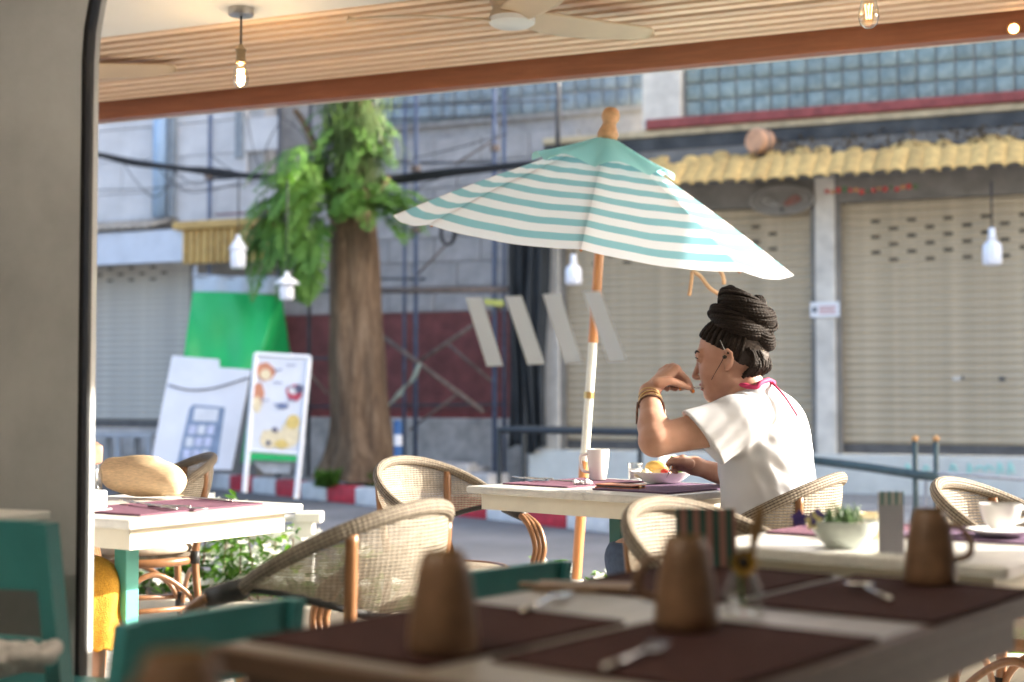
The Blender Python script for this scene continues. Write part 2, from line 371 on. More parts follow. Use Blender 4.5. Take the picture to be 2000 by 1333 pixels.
# --- right shophouse
rb = thing('shophouse', 'shophouse with two beige roller shutters under a yellow tiled awning', 'building', F0, -YAW)
sA0, sA1, sB0, sB1 = FS(1098), FS(1597), FS(1636), FS(2230)
zs = FP(1636, 886)[1]; zt = FP(1636, 398)[1]; sL = FS(1066); sR = FS(2300)
shutter(rb, sA0, sA1, zs, zt, 0, 'shutter_metal', 31, (24,25,26,27,28))
shutter(rb, sB0, sB1, zs, zt, 0, 'shutter_metal', 31, (23,24,25,26,27,28))
def part(name, a, b, m_, parent, bev=0): return MB().box(a, b, bev).build(name, m_, parent)
for s0_, s1_ in ((sA0,sA1),(sB0,sB1)):
    for x_ in (s0_+.001, s1_-.051): part('guide_rail', (x_,-.05,zs), (x_+.05,.02,zt), 'grey_lintel', rb)
for px_, py_, w_, m_ in ((1868,740,.075,'old_white'),(1957,741,.06,'soot'),(1880,738,.02,'soot'),(1330,742,.06,'soot')):
    s_, z_ = FP(px_, py_, .03); part('lock_plate', (s_-w_/2,-.034,z_-.02), (s_+w_/2,-.02,z_+.02), m_, rb, .003)
part('column', (sL,-.10,zs-.02), (sA0,.3,zt+.35), 'old_white', rb, .015)
part('column', (sA1,-.10,zs-.02), (sB0,.3,zt+.35), 'old_white', rb, .015)
part('column', (sB1,-.10,zs-.02), (sR,.3,zt+.35), 'old_white', rb, .015)
part('plinth', (sL-.1,-.28,-.05), (sR+.2,.3,zs-.004), 'pale_plinth', rb, .02)
zl = FP(1680, 335, 0)[1]
part('lintel', (sL,-.05,zt+.003), (sR,.28,zl+.35), 'grey_lintel', rb)
z_red0 = FP(1680, 227)[1]; z_red1 = FP(1680, 206)[1]; z_yel0 = FP(1680, 241)[1]; z_top = 4.85
part('sooty_wall', (sL,-.06,zl+.353), (sR,.28,z_yel0), 'soot', rb)
part('painted_band', (sL,-.09,z_yel0+.002), (sR,.28,z_red0), 'yellow_band', rb, .01)
part('sill', (FS(1270),-.14,z_red0+.002), (sR,.28,z_red1), 'red_sill', rb, .015)
part('pier', (FS(1262),-.11,z_red0+.003), (FS(1336),.28,z_top), 'old_white', rb, .01)
gb = part('glass_block_window', (FS(1336)+.002,.06,z_red1+.002), (sR,.24,z_top), 'mortar', rb)
def blocks(parent, s0, s1, z0, z1, w_, h_, y, name, m_, gap=.014, dep=.05, bev=.012, stag=0, jit=.004):
    mb = MB(); mb.box((0,0,0), (w_-gap,dep,h_-gap), bev); me = mb.mesh(name, m_, bev > .01, 50)
    r = 0; z = z0
    while z+h_*.6 < z1:
        x = s0 - (stag*w_ if r % 2 else 0)
        while x+w_ <= s1+w_*.5:
            if x >= s0-1e-6: link(name, me, parent, (x, y+random.uniform(-jit, jit), z))
            x += w_
        z += h_; r += 1
blocks(gb, FS(1336)+.03, FS(2020)+.2, z_red1+.01, z_top-.03, .188, .19, .015, 'glass_block', 'glass_block')
# awning: two courses of half round yellow tiles on a board
aw = part('awning_board', (sL-.2,-.62,zl-.06), (sR,-.06,zl-.04), 'grey_lintel', rb)
za0 = FP(1650, 344, .95)[1]; 
def tile(L, r):
    mb = MB(); n1 = 8
    def f(u, v):
        a = math.pi*v; rr = r*(1+.06*math.sin(u*9)); return (-math.cos(a)*rr, -L+L*u, math.sin(a)*rr*.5+.75*u*L)
    mb.grid(f, 5, n1)
    mb.grid(lambda u, v: (-math.cos(math.pi*v)*(r-.012), -L+L*u, math.sin(math.pi*v)*(r-.012)*.5+.75*u*L-.004), 5, n1)
    mb.add([mb.v[j] for j in range(n1+1)]+[mb.v[6*(n1+1)+j] for j in range(n1+1)], [(j, j+1, n1+2+j, n1+1+j) for j in range(n1)])
    return mb
tm = tile(.34, .088).mesh('tile', 'yellow_tile', True, 50)
x = FS(1180); 
while x < sR:
    o1 = link('tile', tm, aw, (x+random.uniform(-.008,.008), -.60+random.uniform(-.015,.015), za0+random.uniform(-.008,.008))); o1.rotation_euler=(0,0,random.uniform(-.04,.04))
    if random.random() < .8: o2 = link('tile', tm, aw, (x+.06+random.uniform(-.03,.03), -.33+random.uniform(-.05,.02), za0+.13+random.uniform(-.04,.03))); o2.rotation_euler=(random.uniform(-.15,.1),random.uniform(-.12,.12),random.uniform(-.25,.25))
    x += .150
mat('black_tarp', (.022,.024,.026), .5, .5, 6, .5, 25, c2=(.07,.07,.07))
rt_ = random.Random(21); nz_ = [[rt_.uniform(0,1) for _ in range(9)] for _ in range(60)]
def tarpf(u, v):
    i = min(int(u*58),57); f_ = u*58-i; j = min(int(v*7),6); g_ = v*7-j; n_ = (nz_[i][j]*(1-f_)+nz_[i+1][j]*f_)*(1-g_)+(nz_[i][j+1]*(1-f_)+nz_[i+1][j+1]*f_)*g_
    return (FS(1330)+(sR-FS(1330))*u, -.40+.33*v, za0+.22+.13*v+.15*n_*math.sin(math.pi*min(1,v*1.2+.1)))
mb = MB(); mb.grid(tarpf, 174, 14); o = mb.build('black_tarp', 'black_tarp', rb, True); o.modifiers.new('t','SOLIDIFY').thickness=.006
# leaf litter on the awning
mat('leaf_litter', (.10,.075,.045), .9, .5, 30); mat('weed_green', (.10,.22,.05), .7, .3, 9)
lt = MB()
for i in range(420):
    c = Vector((random.uniform(FS(1500), sR-.2), random.uniform(-.62,-.12), 0)); c.z = za0+.38+.5*(c.y+.4)+random.uniform(0,.07)
    q = Euler((random.uniform(-1,1), random.uniform(-1,1), random.uniform(0,6))).to_matrix(); s_ = random.uniform(.02,.05)
    lt.add([c+q@Vector(v)*s_ for v in ((-1,0,0),(0,-.4,.1),(1,0,0),(0,.4,.1))], [(0,1,2,3)])
o = lt.build('leaf_litter', 'leaf_litter', rb); tag(o, kind='stuff')
lt = MB()
for i in range(60):
    c = Vector((FS(1955)+random.gauss(0,.14), -.35+random.gauss(0,.05), za0+.2)); q = Euler((random.uniform(-.5,.5), random.uniform(-.8,.8), random.uniform(0,6))).to_matrix(); s_ = random.uniform(.06,.16)
    lt.add([c+q@Vector(v)*s_ for v in ((-.1,0,0),(.1,0,0),(.06,.1,.6),(0,.25,1))], [(0,1,2,3)])
tag(lt.build('weeds', 'weed_green', rb), kind='stuff')
# painted turquoise scrawl on the plinth
mat('turq_paint', (.35,.70,.62), .6)
for px_, w1, w2 in ((1772,.03,.05),(1808,.03,.03),(1860,.04,.05),(1893,.02,.05),(1912,.06,.02),(1930,.05,.03),(1952,.03,.06),(1973,.03,.06)):
    s_, z_ = FP(px_, 915, .283); MB().tube([(s_-w1*.6,-.283,z_-w2),(s_,-.283,z_+w2),(s_+w1*.5,-.283,z_+w2*.4),(s_+w1,-.283,z_-w2*.7)], .012, 6).build('scrawl', 'turq_paint', rb)
# terracotta drum end, oval emblem, red garland, number plate, things fixed on the front
d_ = .42; s_, z_ = FP(1475, 275, d_)
dr = thing('clay_pipe', 'round clay pipe lying on the yellow awning', 'pipe', F0+U*s_-N*d_+Vector((0,0,z_)), -YAW)
Mx = Matrix.Rotation(R(90),3,'X') ; Mz = Matrix.Rotation(R(-24),3,'Z')
mb = MB(); mb.lathe([(.0,.02),(.112,.02),(.125,.01),(.13,0),(.13,-.17),(.11,-.18)], 28, (0,0,0), Mz@Mx); mb.build('drum', 'terracotta', dr, True, 30)
mb = MB(); mb.lathe([(.134,-.06),(.14,-.07),(.14,-.09),(.134,-.1)], 28, (0,0,0), Mz@Mx); mb.build('rim', 'rust_pipe', dr, True, 30)
s_, z_ = FP(1527, 392, .12)
em = thing('oval_emblem', 'worn oval relief plaque on the wall above the shutters', 'plaque', F0+U*s_-N*.12+Vector((0,0,z_)), -YAW)
mat('plaque_stone', (.36,.34,.30), .8, .25, 12, .3); mat('plaque_red', (.30,.13,.10), .8, .3, 12)
el = Matrix.Diagonal((.34,1,.155))
def oval(r0, r1, y0, y1, name, m_):
    mb = MB(); mb.lathe([(r0,y0),(r0,y1),(r1,y1),(r1,y0)], 40, (0,0,0), el@Mx); mb.build(name, m_, em, True, 30)
mb = MB(); mb.lathe([(0,.012),(.96,.012),(1,.0),(1,-.03)], 40, (0,0,0), el@Mx); mb.build('disc', 'grey_lintel', em, True, 30)
oval(.93,1.0,.0,.03,'rim','plaque_stone'); oval(.74,.78,.0,.022,'ring','plaque_stone')
for sx in (-1,1):
    mb = MB(); mb.tube(spline([(sx*.03,-.02,-.05),(sx*.09,-.025,.0),(sx*.15,-.025,.03),(sx*.19,-.02,.0),(sx*.12,-.02,-.03),(sx*.05,-.02,-.05)],5), .018, 6); mb.build('figure', 'plaque_red' if sx>0 else 'plaque_stone', em, True)
mb = MB(); mb.lathe([(0,.03),(.02,.02),(.025,0)], 12, (0,0,-.1), Mx); mb.build('boss', 'soot', em, True)
s_, z_ = FP(1700, 366, .8)
ga = thing('garland', 'faded red and orange garland hanging under the awning edge', 'garland', F0+U*s_-N*.8+Vector((0,0,z_)), -YAW)
mat('garland_red', (.42,.05,.03), .7, .4, 20); mat('garland_orange', (.50,.20,.05), .7, .4, 20); mat('garland_green', (.08,.13,.04), .7, .4, 20)
for i in range(16):
    x = -.42+i*.056; mb = MB(); rr = random.uniform(.018,.034)
    mb.lathe([(0,-rr),(rr*.8,-rr*.6),(rr,0),(rr*.7,rr*.7),(0,rr)], 8, (x,0,-.03*math.cos(x*3)+random.uniform(-.015,.015)))
    mb.build('bead', ['garland_red','garland_orange','garland_red','garland_green'][i % 4], ga, True)
s_, z_ = FP(1611, 605, .125)
np_ = thing('notice_plate', 'small white notice plate fixed to the column between shutters', 'sign', F0+U*s_-N*.118+Vector((0,0,z_)), -YAW)
part('plate', (-.15,-.008,-.078), (.15,.004,.078), 'white_plastic', np_, .003)
mat('faint_red', (.55,.25,.22), .6)
for k, (x0, x1, z0) in enumerate(((-.06,.12,.025),(-.06,.1,-.005),(-.06,.12,-.035))): part('print_line', (x0,-.0105,z0-.008), (x1,-.0085,z0+.008), 'faint_red', np_)
part('print_mark', (-.125,-.0105,-.03), (-.085,-.0085,.03), 'steel_dark', np_)

# unseen building added further along the street to shade the road
nb = thing('added_row_building', 'plain grey building added unseen past the shophouse to shade the road', 'building', F0, -YAW)
part('wall', (sR+.21,-.02,-.05), (sR+26,.4,6.3), 'block_grey', nb); part('parapet', (sR+.21,-.08,6.303), (sR+26,.42,6.5), 'old_white', nb)
for k_ in range(8):
    for z_ in (1.0, 3.8): part('window', (sR+1.2+3.1*k_,-.05,z_), (sR+2.9+3.1*k_,-.021,z_+1.4), 'glass_block', nb)
# --- middle building behind the scaffold
MD = -.55
mbd = thing('concrete_building', 'grey concrete block building behind scaffolding with painted red base', 'building', F0-N*MD, -YAW)
def MS(px): return FS(px, MD)
def MZ(px, py): return FP(px, py, MD)[1]
m0, m1 = MS(505), MS(1100)
zr0, zr1 = MZ(800,806), MZ(800,612)
z_top = 5.7
wl2 = part('wall', (m0,.05,-.05), (MS(1262),.3,z_top), 'mortar', mbd)
zg = MZ(900, 243)
blocks(wl2, m0, m1, zr1+.01, zg-.1, .62, .30, .0, 'block', 'block_grey', .009, .06, .006, .5, .006)
part('painted_base', (m0,-.03,zr0), (m1,.049,zr1), 'red_paint', mbd, .01)
part('lower_ledge', (m0,-.07,zr0-.06), (m1,.049,zr0-.002), 'red_sill', mbd, .01)
part('footing', (m0,-.12,-.02), (m1,.049,zr0-.063), 'rubble', mbd, .03)
gw = part('glass_block_window', (MS(715),-.02,zg), (MS(1266),.045,z_top-.01), 'mortar', mbd)
blocks(gw, MS(715)+.05, MS(1262), zg+.05, z_top-.15, .17, .21, -.05, 'glass_block', 'glass_block_blue')
# concrete bits stacked on the pavement before it
for k, (px, py, w_, h_, d_) in enumerate(((860,905,.75,.26,.9),(930,925,.6,.17,1.1),(905,868,.5,.2,.3))):
    s_, z_ = FP(px, py, d_); o = MB().box((-w_/2,-.2,0), (w_/2,.2,h_), .03).build('concrete_slab', 'rubble'); o.location = F0+U*s_-N*d_+Vector((0,0,.046+(0.0 if k<2 else 0))); o.rotation_euler=(0,0,-YAW+random.uniform(-.2,.2))
    tag(o, ['broad rough concrete slab on the pavement by the scaffold','low rough concrete slab beside the black metal frame','small concrete slab against the red painted wall'][k], 'slab')
# scaffold
SDp = .05
sf = thing('scaffold', 'blue steel pipe scaffold standing before the grey building', 'scaffold', F0-N*SDp, -YAW)
def SP(px, py, d=SDp):
    s_, z_ = FP(px, py, d); return Vector((s_, -(d-SDp), z_))
def pipe(pts, r, m_, name): return MB().tube(pts, r, 8).build(name, m_, sf, True)
for px, d, r_, m_ in ((408,.3,.028,'steel_blue'),(430,-.2,.022,'steel_dark'),(545,.3,.028,'steel_dark'),(604,-.2,.024,'steel_dark'),(790,-.2,.022,'steel_blue'),(812,.3,.028,'steel_blue'),(966,.3,.03,'steel_blue'),(985,-.2,.024,'steel_blue'),(1090,.3,.028,'steel_dark')):
    a = SP(px, 600, d); zb = .046 if px not in (1090, 430) else FP(px, 520, d)[1]-.0
    if px in (1090,): zb = FP(px, 330, d)[1]
    pipe([(a.x, a.y, zb), (a.x, a.y, 4.9)], r_, m_, 'upright')
for (x0,y0,x1,y1,d,r_,m_) in ((740,568,1000,566,.33,.035,'rust_pipe'),(560,570,760,566,.3,.022,'steel_dark'),(750,395,980,390,-.2,.015,'steel_dark'),(700,545,830,545,-.2,.015,'steel_dark'),(745,235,980,225,.3,.013,'steel_dark'),(760,318,960,318,-.2,.012,'steel_dark'),(590,700,700,702,.3,.016,'steel_dark'),(560,795,990,790,-.2,.016,'steel_dark'),(420,420,560,412,.25,.012,'red_sill'),(700,210,1110,196,.3,.012,'steel_dark'),(400,345,640,352,.3,.014,'steel_dark')):
    pipe([SP(x0,y0,d), SP(x1,y1,d)], r_, m_, 'ledger')
for (x0,y0,x1,y1,d,r_) in ((735,648,945,805,.34,.026),(810,712,985,595,.3,.022),(870,668,960,745,-.15,.018),(800,840,900,765,-.15,.016),(812,540,875,475,.3,.013),(890,320,975,268,.3,.013),(560,680,640,770,.3,.016)):
    pipe([SP(x0,y0,d), SP(x1,y1,d)], r_, 'rust_pipe', 'brace')
for k, (px, py, d) in enumerate(((812,330,.3),(966,290,.3),(812,566,.3),(966,566,.3),(408,345,.3),(545,345,.3),(812,450,.3))):
    a = SP(px, py, d); MB().box(a-Vector((.045,.045,.035)), a+Vector((.045,.045,.035)), .01).build('clamp', 'rust_pipe', sf)
# black drape between building and shophouse
mat('black_drape', (.028,.034,.038), .6, .5, 5, .3, 20, stretch=(4,4,.6))
dz0, dz1 = FP(1030,878,.35)[1], FP(1030,440,.35)[1]; dsA, dsB = FS(993,.35), FS(1067,.35)
mb = MB(); mb.grid(lambda u, v: (dsA+(dsB-dsA)*u+.03*math.sin(v*5+u*3), -.35+.05*math.sin(u*26+v*1.5)+.03*math.sin(u*11-v*4), dz0+(dz1-dz0)*v+.05*math.sin(u*9)*(1-v)), 60, 30)
o = mb.build('drape', 'black_drape', None, True); o.location = F0; o.rotation_euler=(0,0,-YAW); md = o.modifiers.new('t','SOLIDIFY'); md.thickness=.006
tag(o, 'black plastic drape hanging beside the left shutter column', 'drape')
# hose ring, rag, yellow tape on the scaffold
a = FP(876,455,.36); o = MB()
for k in range(4): o.tube([(.085*math.cos(t*.2618)+.006*k*math.sin(k), .012*k, .14*math.sin(t*.2618)) for t in range(24)], .011, 6, closed=True)
o = o.build('hose_coil', 'black_cable', None, True); o.location = F0+U*a[0]-N*.40+Vector((0,0,a[1])); o.rotation_euler=(0,0,-YAW); tag(o, 'coil of black hose hung on a scaffold pipe', 'hose')
mat('rag_cloth', (.42,.50,.42), .9, .2, 9)
pts = [FP(818,712,.42), FP(806,745,.42), FP(785,760,.42), FP(772,780,.42), FP(764,788,.42)]
mb = MB(); wv = [.03,.11,.05,.1,.09]
def ragf(u, v):
    i = min(int(u*4), 3); f_ = u*4-i; x = pts[i][0]*(1-f_)+pts[i+1][0]*f_; z = pts[i][1]*(1-f_)+pts[i+1][1]*f_; w_ = wv[i]*(1-f_)+wv[i+1]*f_
    return (x+(v-.5)*w_*1.4, -.42+.03*math.sin(v*9+u*7), z+(v-.5)*w_*1.1)
mb.grid(ragf, 16, 8); o = mb.build('rag', 'rag_cloth', None, True); o.location=F0; o.rotation_euler=(0,0,-YAW); o.modifiers.new('t','SOLIDIFY').thickness=.01; tag(o, 'pale green rag knotted on the scaffold brace', 'rag')
mat('tape_yellow', (.55,.55,.12), .5)
a = FP(946,590,.4); b2 = FP(986,598,.4); o = MB().box((0,-.01,-.035),(b2[0]-a[0],.0,.035),.003).build('tape', 'tape_yellow'); o.location=F0+U*a[0]-N*.42+Vector((0,0,a[1])); o.rotation_euler=(0,R(6),-YAW); tag(o, 'strip of yellow tape on a scaffold upright', 'tape')

# --- left building
lb = thing('pale_shop', 'pale shop building with grey shutter and yellow ribbed canopy', 'building', F0, -YAW)
l0, l1 = FS(-150), FS(505)
zt3 = FP(270,517)[1]; zs3 = FP(270,836)[1]
shutter(lb, FS(60), FS(374), zs3, zt3, 0, 'shutter_grey', 26, (23,24,25), .34)
part('side_wall', (FS(374),-.06,-.05), (FS(508),.3,zt3), 'grey_lintel', lb)
part('side_wall', (l0,-.06,-.05), (FS(60),.3,zt3), 'old_white', lb)
part('step', (l0,-.3,-.05), (FS(400),.3,zs3-.003), 'rubble', lb, .02)
wl3 = part('wall', (l0,.06,zt3+.003), (FS(508),.3,z_top), 'mortar', lb)
blocks(wl3, l0, FS(505), FP(270,440)[1], z_top-.1, .95, .42, .005, 'panel', 'block_pale', .009, .06, .006, .5, .004)
d_=.55
part('fascia', (l0,-d_,FP(270,515,d_)[1]), (FS(356,d_),-d_+.05,FP(270,452,d_)[1]), 'fascia_pale', lb, .01)
mat('roof_sheet', (.40,.36,.30), .7, .3, 8)
zr = FP(270,447,d_)[1]
mb = MB(); mb.grid(lambda u, v: (l0+(FS(345)-l0)*u, -d_-.06+v*.75, zr+.02*math.sin(u*(FS(345)-l0)*2*math.pi/.12)+.2*v+.015), 420, 1); o = mb.build('roof_sheet', 'roof_sheet', lb, True); o.modifiers.new('t','SOLIDIFY').thickness=.01
yc = part('canopy', (FS(352,.6),-.56,FP(430,512,.6)[1]), (FS(512,.6),-.5,FP(430,440,.6)[1]), 'yellow_tile', lb)
x = FS(353,.6); zc0, zc1 = FP(430,514,.6)[1], FP(430,446,.6)[1]
rbm = MB(); rbm.box((0,-.035,0),(.055,0,zc1-zc0),.012); rbm = rbm.mesh('rib','yellow_tile',True,40)
while x < FS(508,.6): link('rib', rbm, yc, (x,-.561,zc0)); x += .098
part('canopy_cap', (FS(336,.62),-.66,zc1+.003), (FS(520,.62),-.4,zc1+.10), 'yellow_tile', lb, .02)
mat('blue_pipe', (.36,.50,.66), .5, .1, 6); mat('strip_grey', (.28,.31,.33), .7, .2, 6)
a = FP(312,300,.1); MB().tube([(a[0],-.1,zr+.2),(a[0],-.1,4.9)], .085, 12).build('drain_pipe', 'blue_pipe', lb, True)
a = FP(334,300,.05); MB().box((a[0]-.05,-.06,zr+.2),(a[0]+.05,.06,4.9)).build('corner_strip', 'strip_grey', lb)  # plain grey upright strip beside the drain pipe
a = FP(467,300,.02); MB().box((a[0]-.06,-.03,FP(467,310)[1]),(a[0]+.06,.06,4.9),.01).build('stain_strip', 'strip_grey', lb)
# low grey bench frame before the left shutter
bf = thing('street_bench', 'low grey metal bench frame before the left grey shutter', 'bench', F0+U*FS(235,1.0)-N*1.0+Vector((0,0,.046)), -YAW)
mat('bench_grey', (.42,.44,.46), .6, .2, 9)
hz = FP(235,846,1.0)[1]-.046
part('seat', (-1.0,-.2,hz-.05), (.62,.2,hz), 'bench_grey', bf, .008)
for x in (-.9,-.3,.12,.56):
    for y in (-.17,.17): part('leg', (x-.03,y-.02,0), (x+.03,y+.02,hz-.051), 'bench_grey', bf)
part('stretcher', (-.9,-.185,.1), (.56,-.155,.14), 'bench_grey', bf)
# ------------------------------------------------------------------ street tree with hanging fern fronds
m, nt, b = base('bark')
tc = node(nt,'ShaderNodeTexCoord'); mp = node(nt,'ShaderNodeMapping'); mp.inputs['Scale'].default_value=(7,7,1.1); nt.links.new(tc.outputs['Object'], mp.inputs[0])
nz = node(nt,'ShaderNodeTexNoise', i_Scale=1.6, i_Detail=9, i_Roughness=.7, i_Distortion=.8); nt.links.new(mp.outputs[0], nz.inputs['Vector'])
nt.links.new(ramp(nt, nz.outputs['Fac'], [(.28,(.05,.03,.018)),(.5,(.20,.125,.07)),(.72,(.36,.25,.155))]), b.inputs['Base Color']); b.inputs['Roughness'].default_value=.9
bp = node(nt,'ShaderNodeBump', i_Strength=1.0, i_Distance=.05); nt.links.new(nz.outputs['Fac'], bp.inputs['Height']); nt.links.new(bp.outputs[0], b.inputs['Normal'])
def leafmat(name, c, c2, scale=9, tr=.35):
    m, nt, b = base(name); out = nt.nodes['Material Output']
    tc = node(nt,'ShaderNodeTexCoord'); nz = node(nt,'ShaderNodeTexNoise', i_Scale=scale, i_Detail=4); nt.links.new(tc.outputs['Object'], nz.inputs['Vector'])
    o = ramp(nt, nz.outputs['Fac'], [(.3,c2),(.7,c)]); nt.links.new(o, b.inputs['Base Color']); b.inputs['Roughness'].default_value=.5; b.inputs['Specular IOR Level'].default_value=.3
    t = node(nt,'ShaderNodeBsdfTranslucent'); hs = node(nt,'ShaderNodeHueSaturation', i_Saturation=1.15, i_Value=1.3); nt.links.new(o, hs.inputs['Color']); nt.links.new(hs.outputs[0], t.inputs[0])
    mx = node(nt,'ShaderNodeMixShader', i_0=tr); nt.links.new(b.outputs[0], mx.inputs[1]); nt.links.new(t.outputs[0], mx.inputs[2]); nt.links.new(mx.outputs[0], out.inputs[0]); return m
leafmat('fern_leaf', (.19,.34,.07), (.06,.16,.03), 2.6, .35)
leafmat('moss_leaf', (.13,.19,.055), (.06,.10,.03), 3)
leafmat('shrub_leaf', (.12,.25,.04), (.05,.13,.02), 14)
TY = 15.6; tb = P(706, 938, TY); tb.z = .03
tr_ = thing('street_tree', 'thick street tree with hanging green fern fronds on its trunk', 'tree', tb)
def TP(px, py, Y=TY): return P(px, py, Y)-tb
ctr = [(704,938),(706,900),(706,850),(702,780),(698,700),(694,600),(690,500),(688,430),(690,360),(692,280),(690,200),(688,100),(684,0)]
rad = [.44,.365,.325,.30,.305,.28,.265,.24,.215,.215,.20,.18,.16]
pth = spline([TP(*c) for c in ctr], 6); rs = [np.interp(i/(len(pth)-1), np.linspace(0,1,len(rad)), rad) for i in range(len(pth))]
mb = MB(); mb.tube(pth, rs, 40)
vs_ = []
for i, (x, y, z) in enumerate(mb.v):
    k = i % 40; ring = i//40; c = pth[min(ring, len(pth)-1)]; a = 2*math.pi*k/40
    f_ = 1+.07*math.sin(a*5+z*.7)+.045*math.sin(a*9-z*1.3)+.02*math.sin(a*17+z*3)+(.16*max(0,1-z/.7)*math.sin(a*4+1))
    vs_.append(tuple(c+(Vector((x,y,z))-c)*f_))
mb.v = vs_; mb.build('trunk', 'bark', tr_, True)
mb = MB(); mb.tube(spline([TP(660,420),TP(645,370),TP(628,330),TP(612,280),TP(590,235),TP(575,215)],5), [.12,.11,.1,.095,.085,.08,.075,.07,.065,.06,.055,.05,.05,.048,.046,.044,.042,.04,.04,.038,.036,.035,.034,.033,.03,.03], 12); mb.build('limb', 'bark', tr_, True)
mb = MB(); mb.tube(spline([TP(725,400),TP(748,360),TP(760,345)],5), [.06,.055,.05,.045,.04,.04,.035,.03,.03,.028,.025], 10); mb.build('limb', 'bark', tr_, True)
rng = random.Random(3)
def frond(mb, p0, dirv, L, wid, droop, nl=22, side=1.0):
    p = Vector(p0); d = Vector(dirv).normalized(); st = L/nl; pts = []
    for i in range(nl+1):
        pts.append((p.copy(), d.copy())); p += d*st; d = (d+Vector((0,0,-droop*st*(1+.5*i/nl)))).normalized()
    for i, (q, t) in enumerate(pts):
        f_ = i/nl; lw = wid*math.sin(math.pi*min(1,(f_*.86+.12)))**.8
        sd_ = t.cross(Vector((0,0,1))); sd_ = sd_.normalized() if sd_.length > .05 else t.orthogonal().normalized()
        nn = sd_.cross(t)
        for s in (-1,1):
            o = sd_*s; tip = q+o*lw*rng.uniform(.8,1.1)+t*lw*.45-Vector((0,0,lw*.35*rng.uniform(.3,1.2)))+nn*rng.uniform(-.02,.02)
            mid = q+(tip-q)*.5; wv_ = t*st*.62
            mb.add([q-wv_*.3, mid-wv_, tip, mid+wv_], [(0,1,2,3)])
FR = [(640,372,(-.7,-.5,.5),.95),(640,372,(-1,-.2,.4),1.1),(645,380,(-.4,-.8,.4),.8),(618,330,(-.9,-.3,.2),.8),(618,330,(-.6,-.7,.1),.9),(630,400,(-1,-.3,.1),1.0),(630,420,(-.8,-.6,.2),.9),(625,400,(-1,0,.3),1.15),
      (650,440,(-.5,-.8,.0),.75),(600,300,(-.6,-.5,.1),.7),(585,420,(-.5,-.5,.0),.8),(560,430,(-.3,-.6,.0),.8),(575,480,(-.3,-.5,-.2),.8),(600,470,(-.1,-.7,-.2),.75),(610,440,(-.2,-.8,-.1),.85),(590,520,(.2,-.6,-.3),.6),(545,440,(-.4,-.4,-.1),.7),(600,400,(-.7,-.6,.3),.95),(560,390,(-.8,-.4,.2),.6),
      (735,405,(.7,-.5,.6),.8),(735,405,(.9,-.3,.4),.75),(740,400,(.5,-.8,.5),.7),(725,410,(.1,-.9,.4),.6),(715,395,(-.5,-.8,.5),.62),(745,395,(1,-.2,.3),.62),(750,400,(.8,-.5,.1),.55),(705,400,(-.3,-.9,.3),.5),(745,420,(.6,-.7,-.1),.55),(590,540,(.0,-.6,-.6),.45),(570,350,(-.4,-.6,.3),.6)]
cr = MB()
for px, py, d, L in FR:
    for k in range(3):
        frond(cr, TP(px+rng.uniform(-14,14), py+rng.uniform(-14,14), TY-.25-rng.uniform(0,.2)), Vector(d)+Vector((rng.gauss(0,.22),rng.gauss(0,.2),rng.gauss(0,.15))), L*rng.uniform(.75,1.12), .15*rng.uniform(.8,1.4), 2.3, 28)
# hanging column of foliage below the limb on the left
for i in range(30):
    px = rng.uniform(525,632); py = rng.uniform(280,450)
    frond(cr, TP(px, py, TY-.3-rng.uniform(0,.3)), (rng.uniform(-.8,.4), rng.uniform(-.8,-.1), rng.uniform(-.5,.2)), rng.uniform(.35,.7), .12, 3, 18)
for i in range(46):
    a_ = rng.uniform(.2, 2.9); py = rng.uniform(215, 395)
    frond(cr, TP(691+math.cos(a_)*38, py, TY-.2*math.sin(a_)), (math.cos(a_), -math.sin(a_), rng.uniform(-.2,.5)), rng.uniform(.3,.55), .10, 4, 18)
cr.build('crown', 'fern_leaf', tr_)
# shaggy narrow leaves clothing the upper trunk
sh_ = MB()
for i in range(1300):
    py = rng.triangular(90, 400, 250); a = rng.uniform(-.4, math.pi+.4); Yc = TY
    c = TP(691, py); rr = .20+abs(rng.gauss(0,.10))*(1 if py<330 else .6)*(1+.5*math.sin(py*.05+a*2))
    q = c+Vector((math.cos(a)*rr, -math.sin(a)*rr, 0)); L = rng.uniform(.15,.36); o = Vector((math.cos(a), -math.sin(a), 0)); tn = Vector((math.sin(a), math.cos(a), 0))
    w_ = .012; tip = q+o*L*rng.uniform(.1,.35)-Vector((0,0,L))+tn*rng.uniform(-.06,.06); mid = q+o*L*.3-Vector((0,0,L*.35))
    sh_.add([q, mid-tn*w_, tip, mid+tn*w_], [(0,1,2,3)])
sh_.build('trailing_leaves', 'moss_leaf', tr_)
# weeds at the tree foot
wd = MB()
for i in range(110):
    px = rng.choice([rng.gauss(640,12), rng.gauss(745,14)]); c = P(px, 930, TY-.35); c.z = .05
    q = Euler((rng.uniform(-.7,.7), rng.uniform(-.7,.7), rng.uniform(0,6))).to_matrix(); s_ = rng.uniform(.08,.26)
    wd.add([c+q@Vector(v)*s_ for v in ((-.1,0,0),(.1,0,.1),(.12,.05,.7),(0,.1,1))], [(0,1,2,3)])
tag(wd.build('weeds', 'shrub_leaf'), 'weeds growing at the foot of the street tree', 'weeds', kind='stuff')

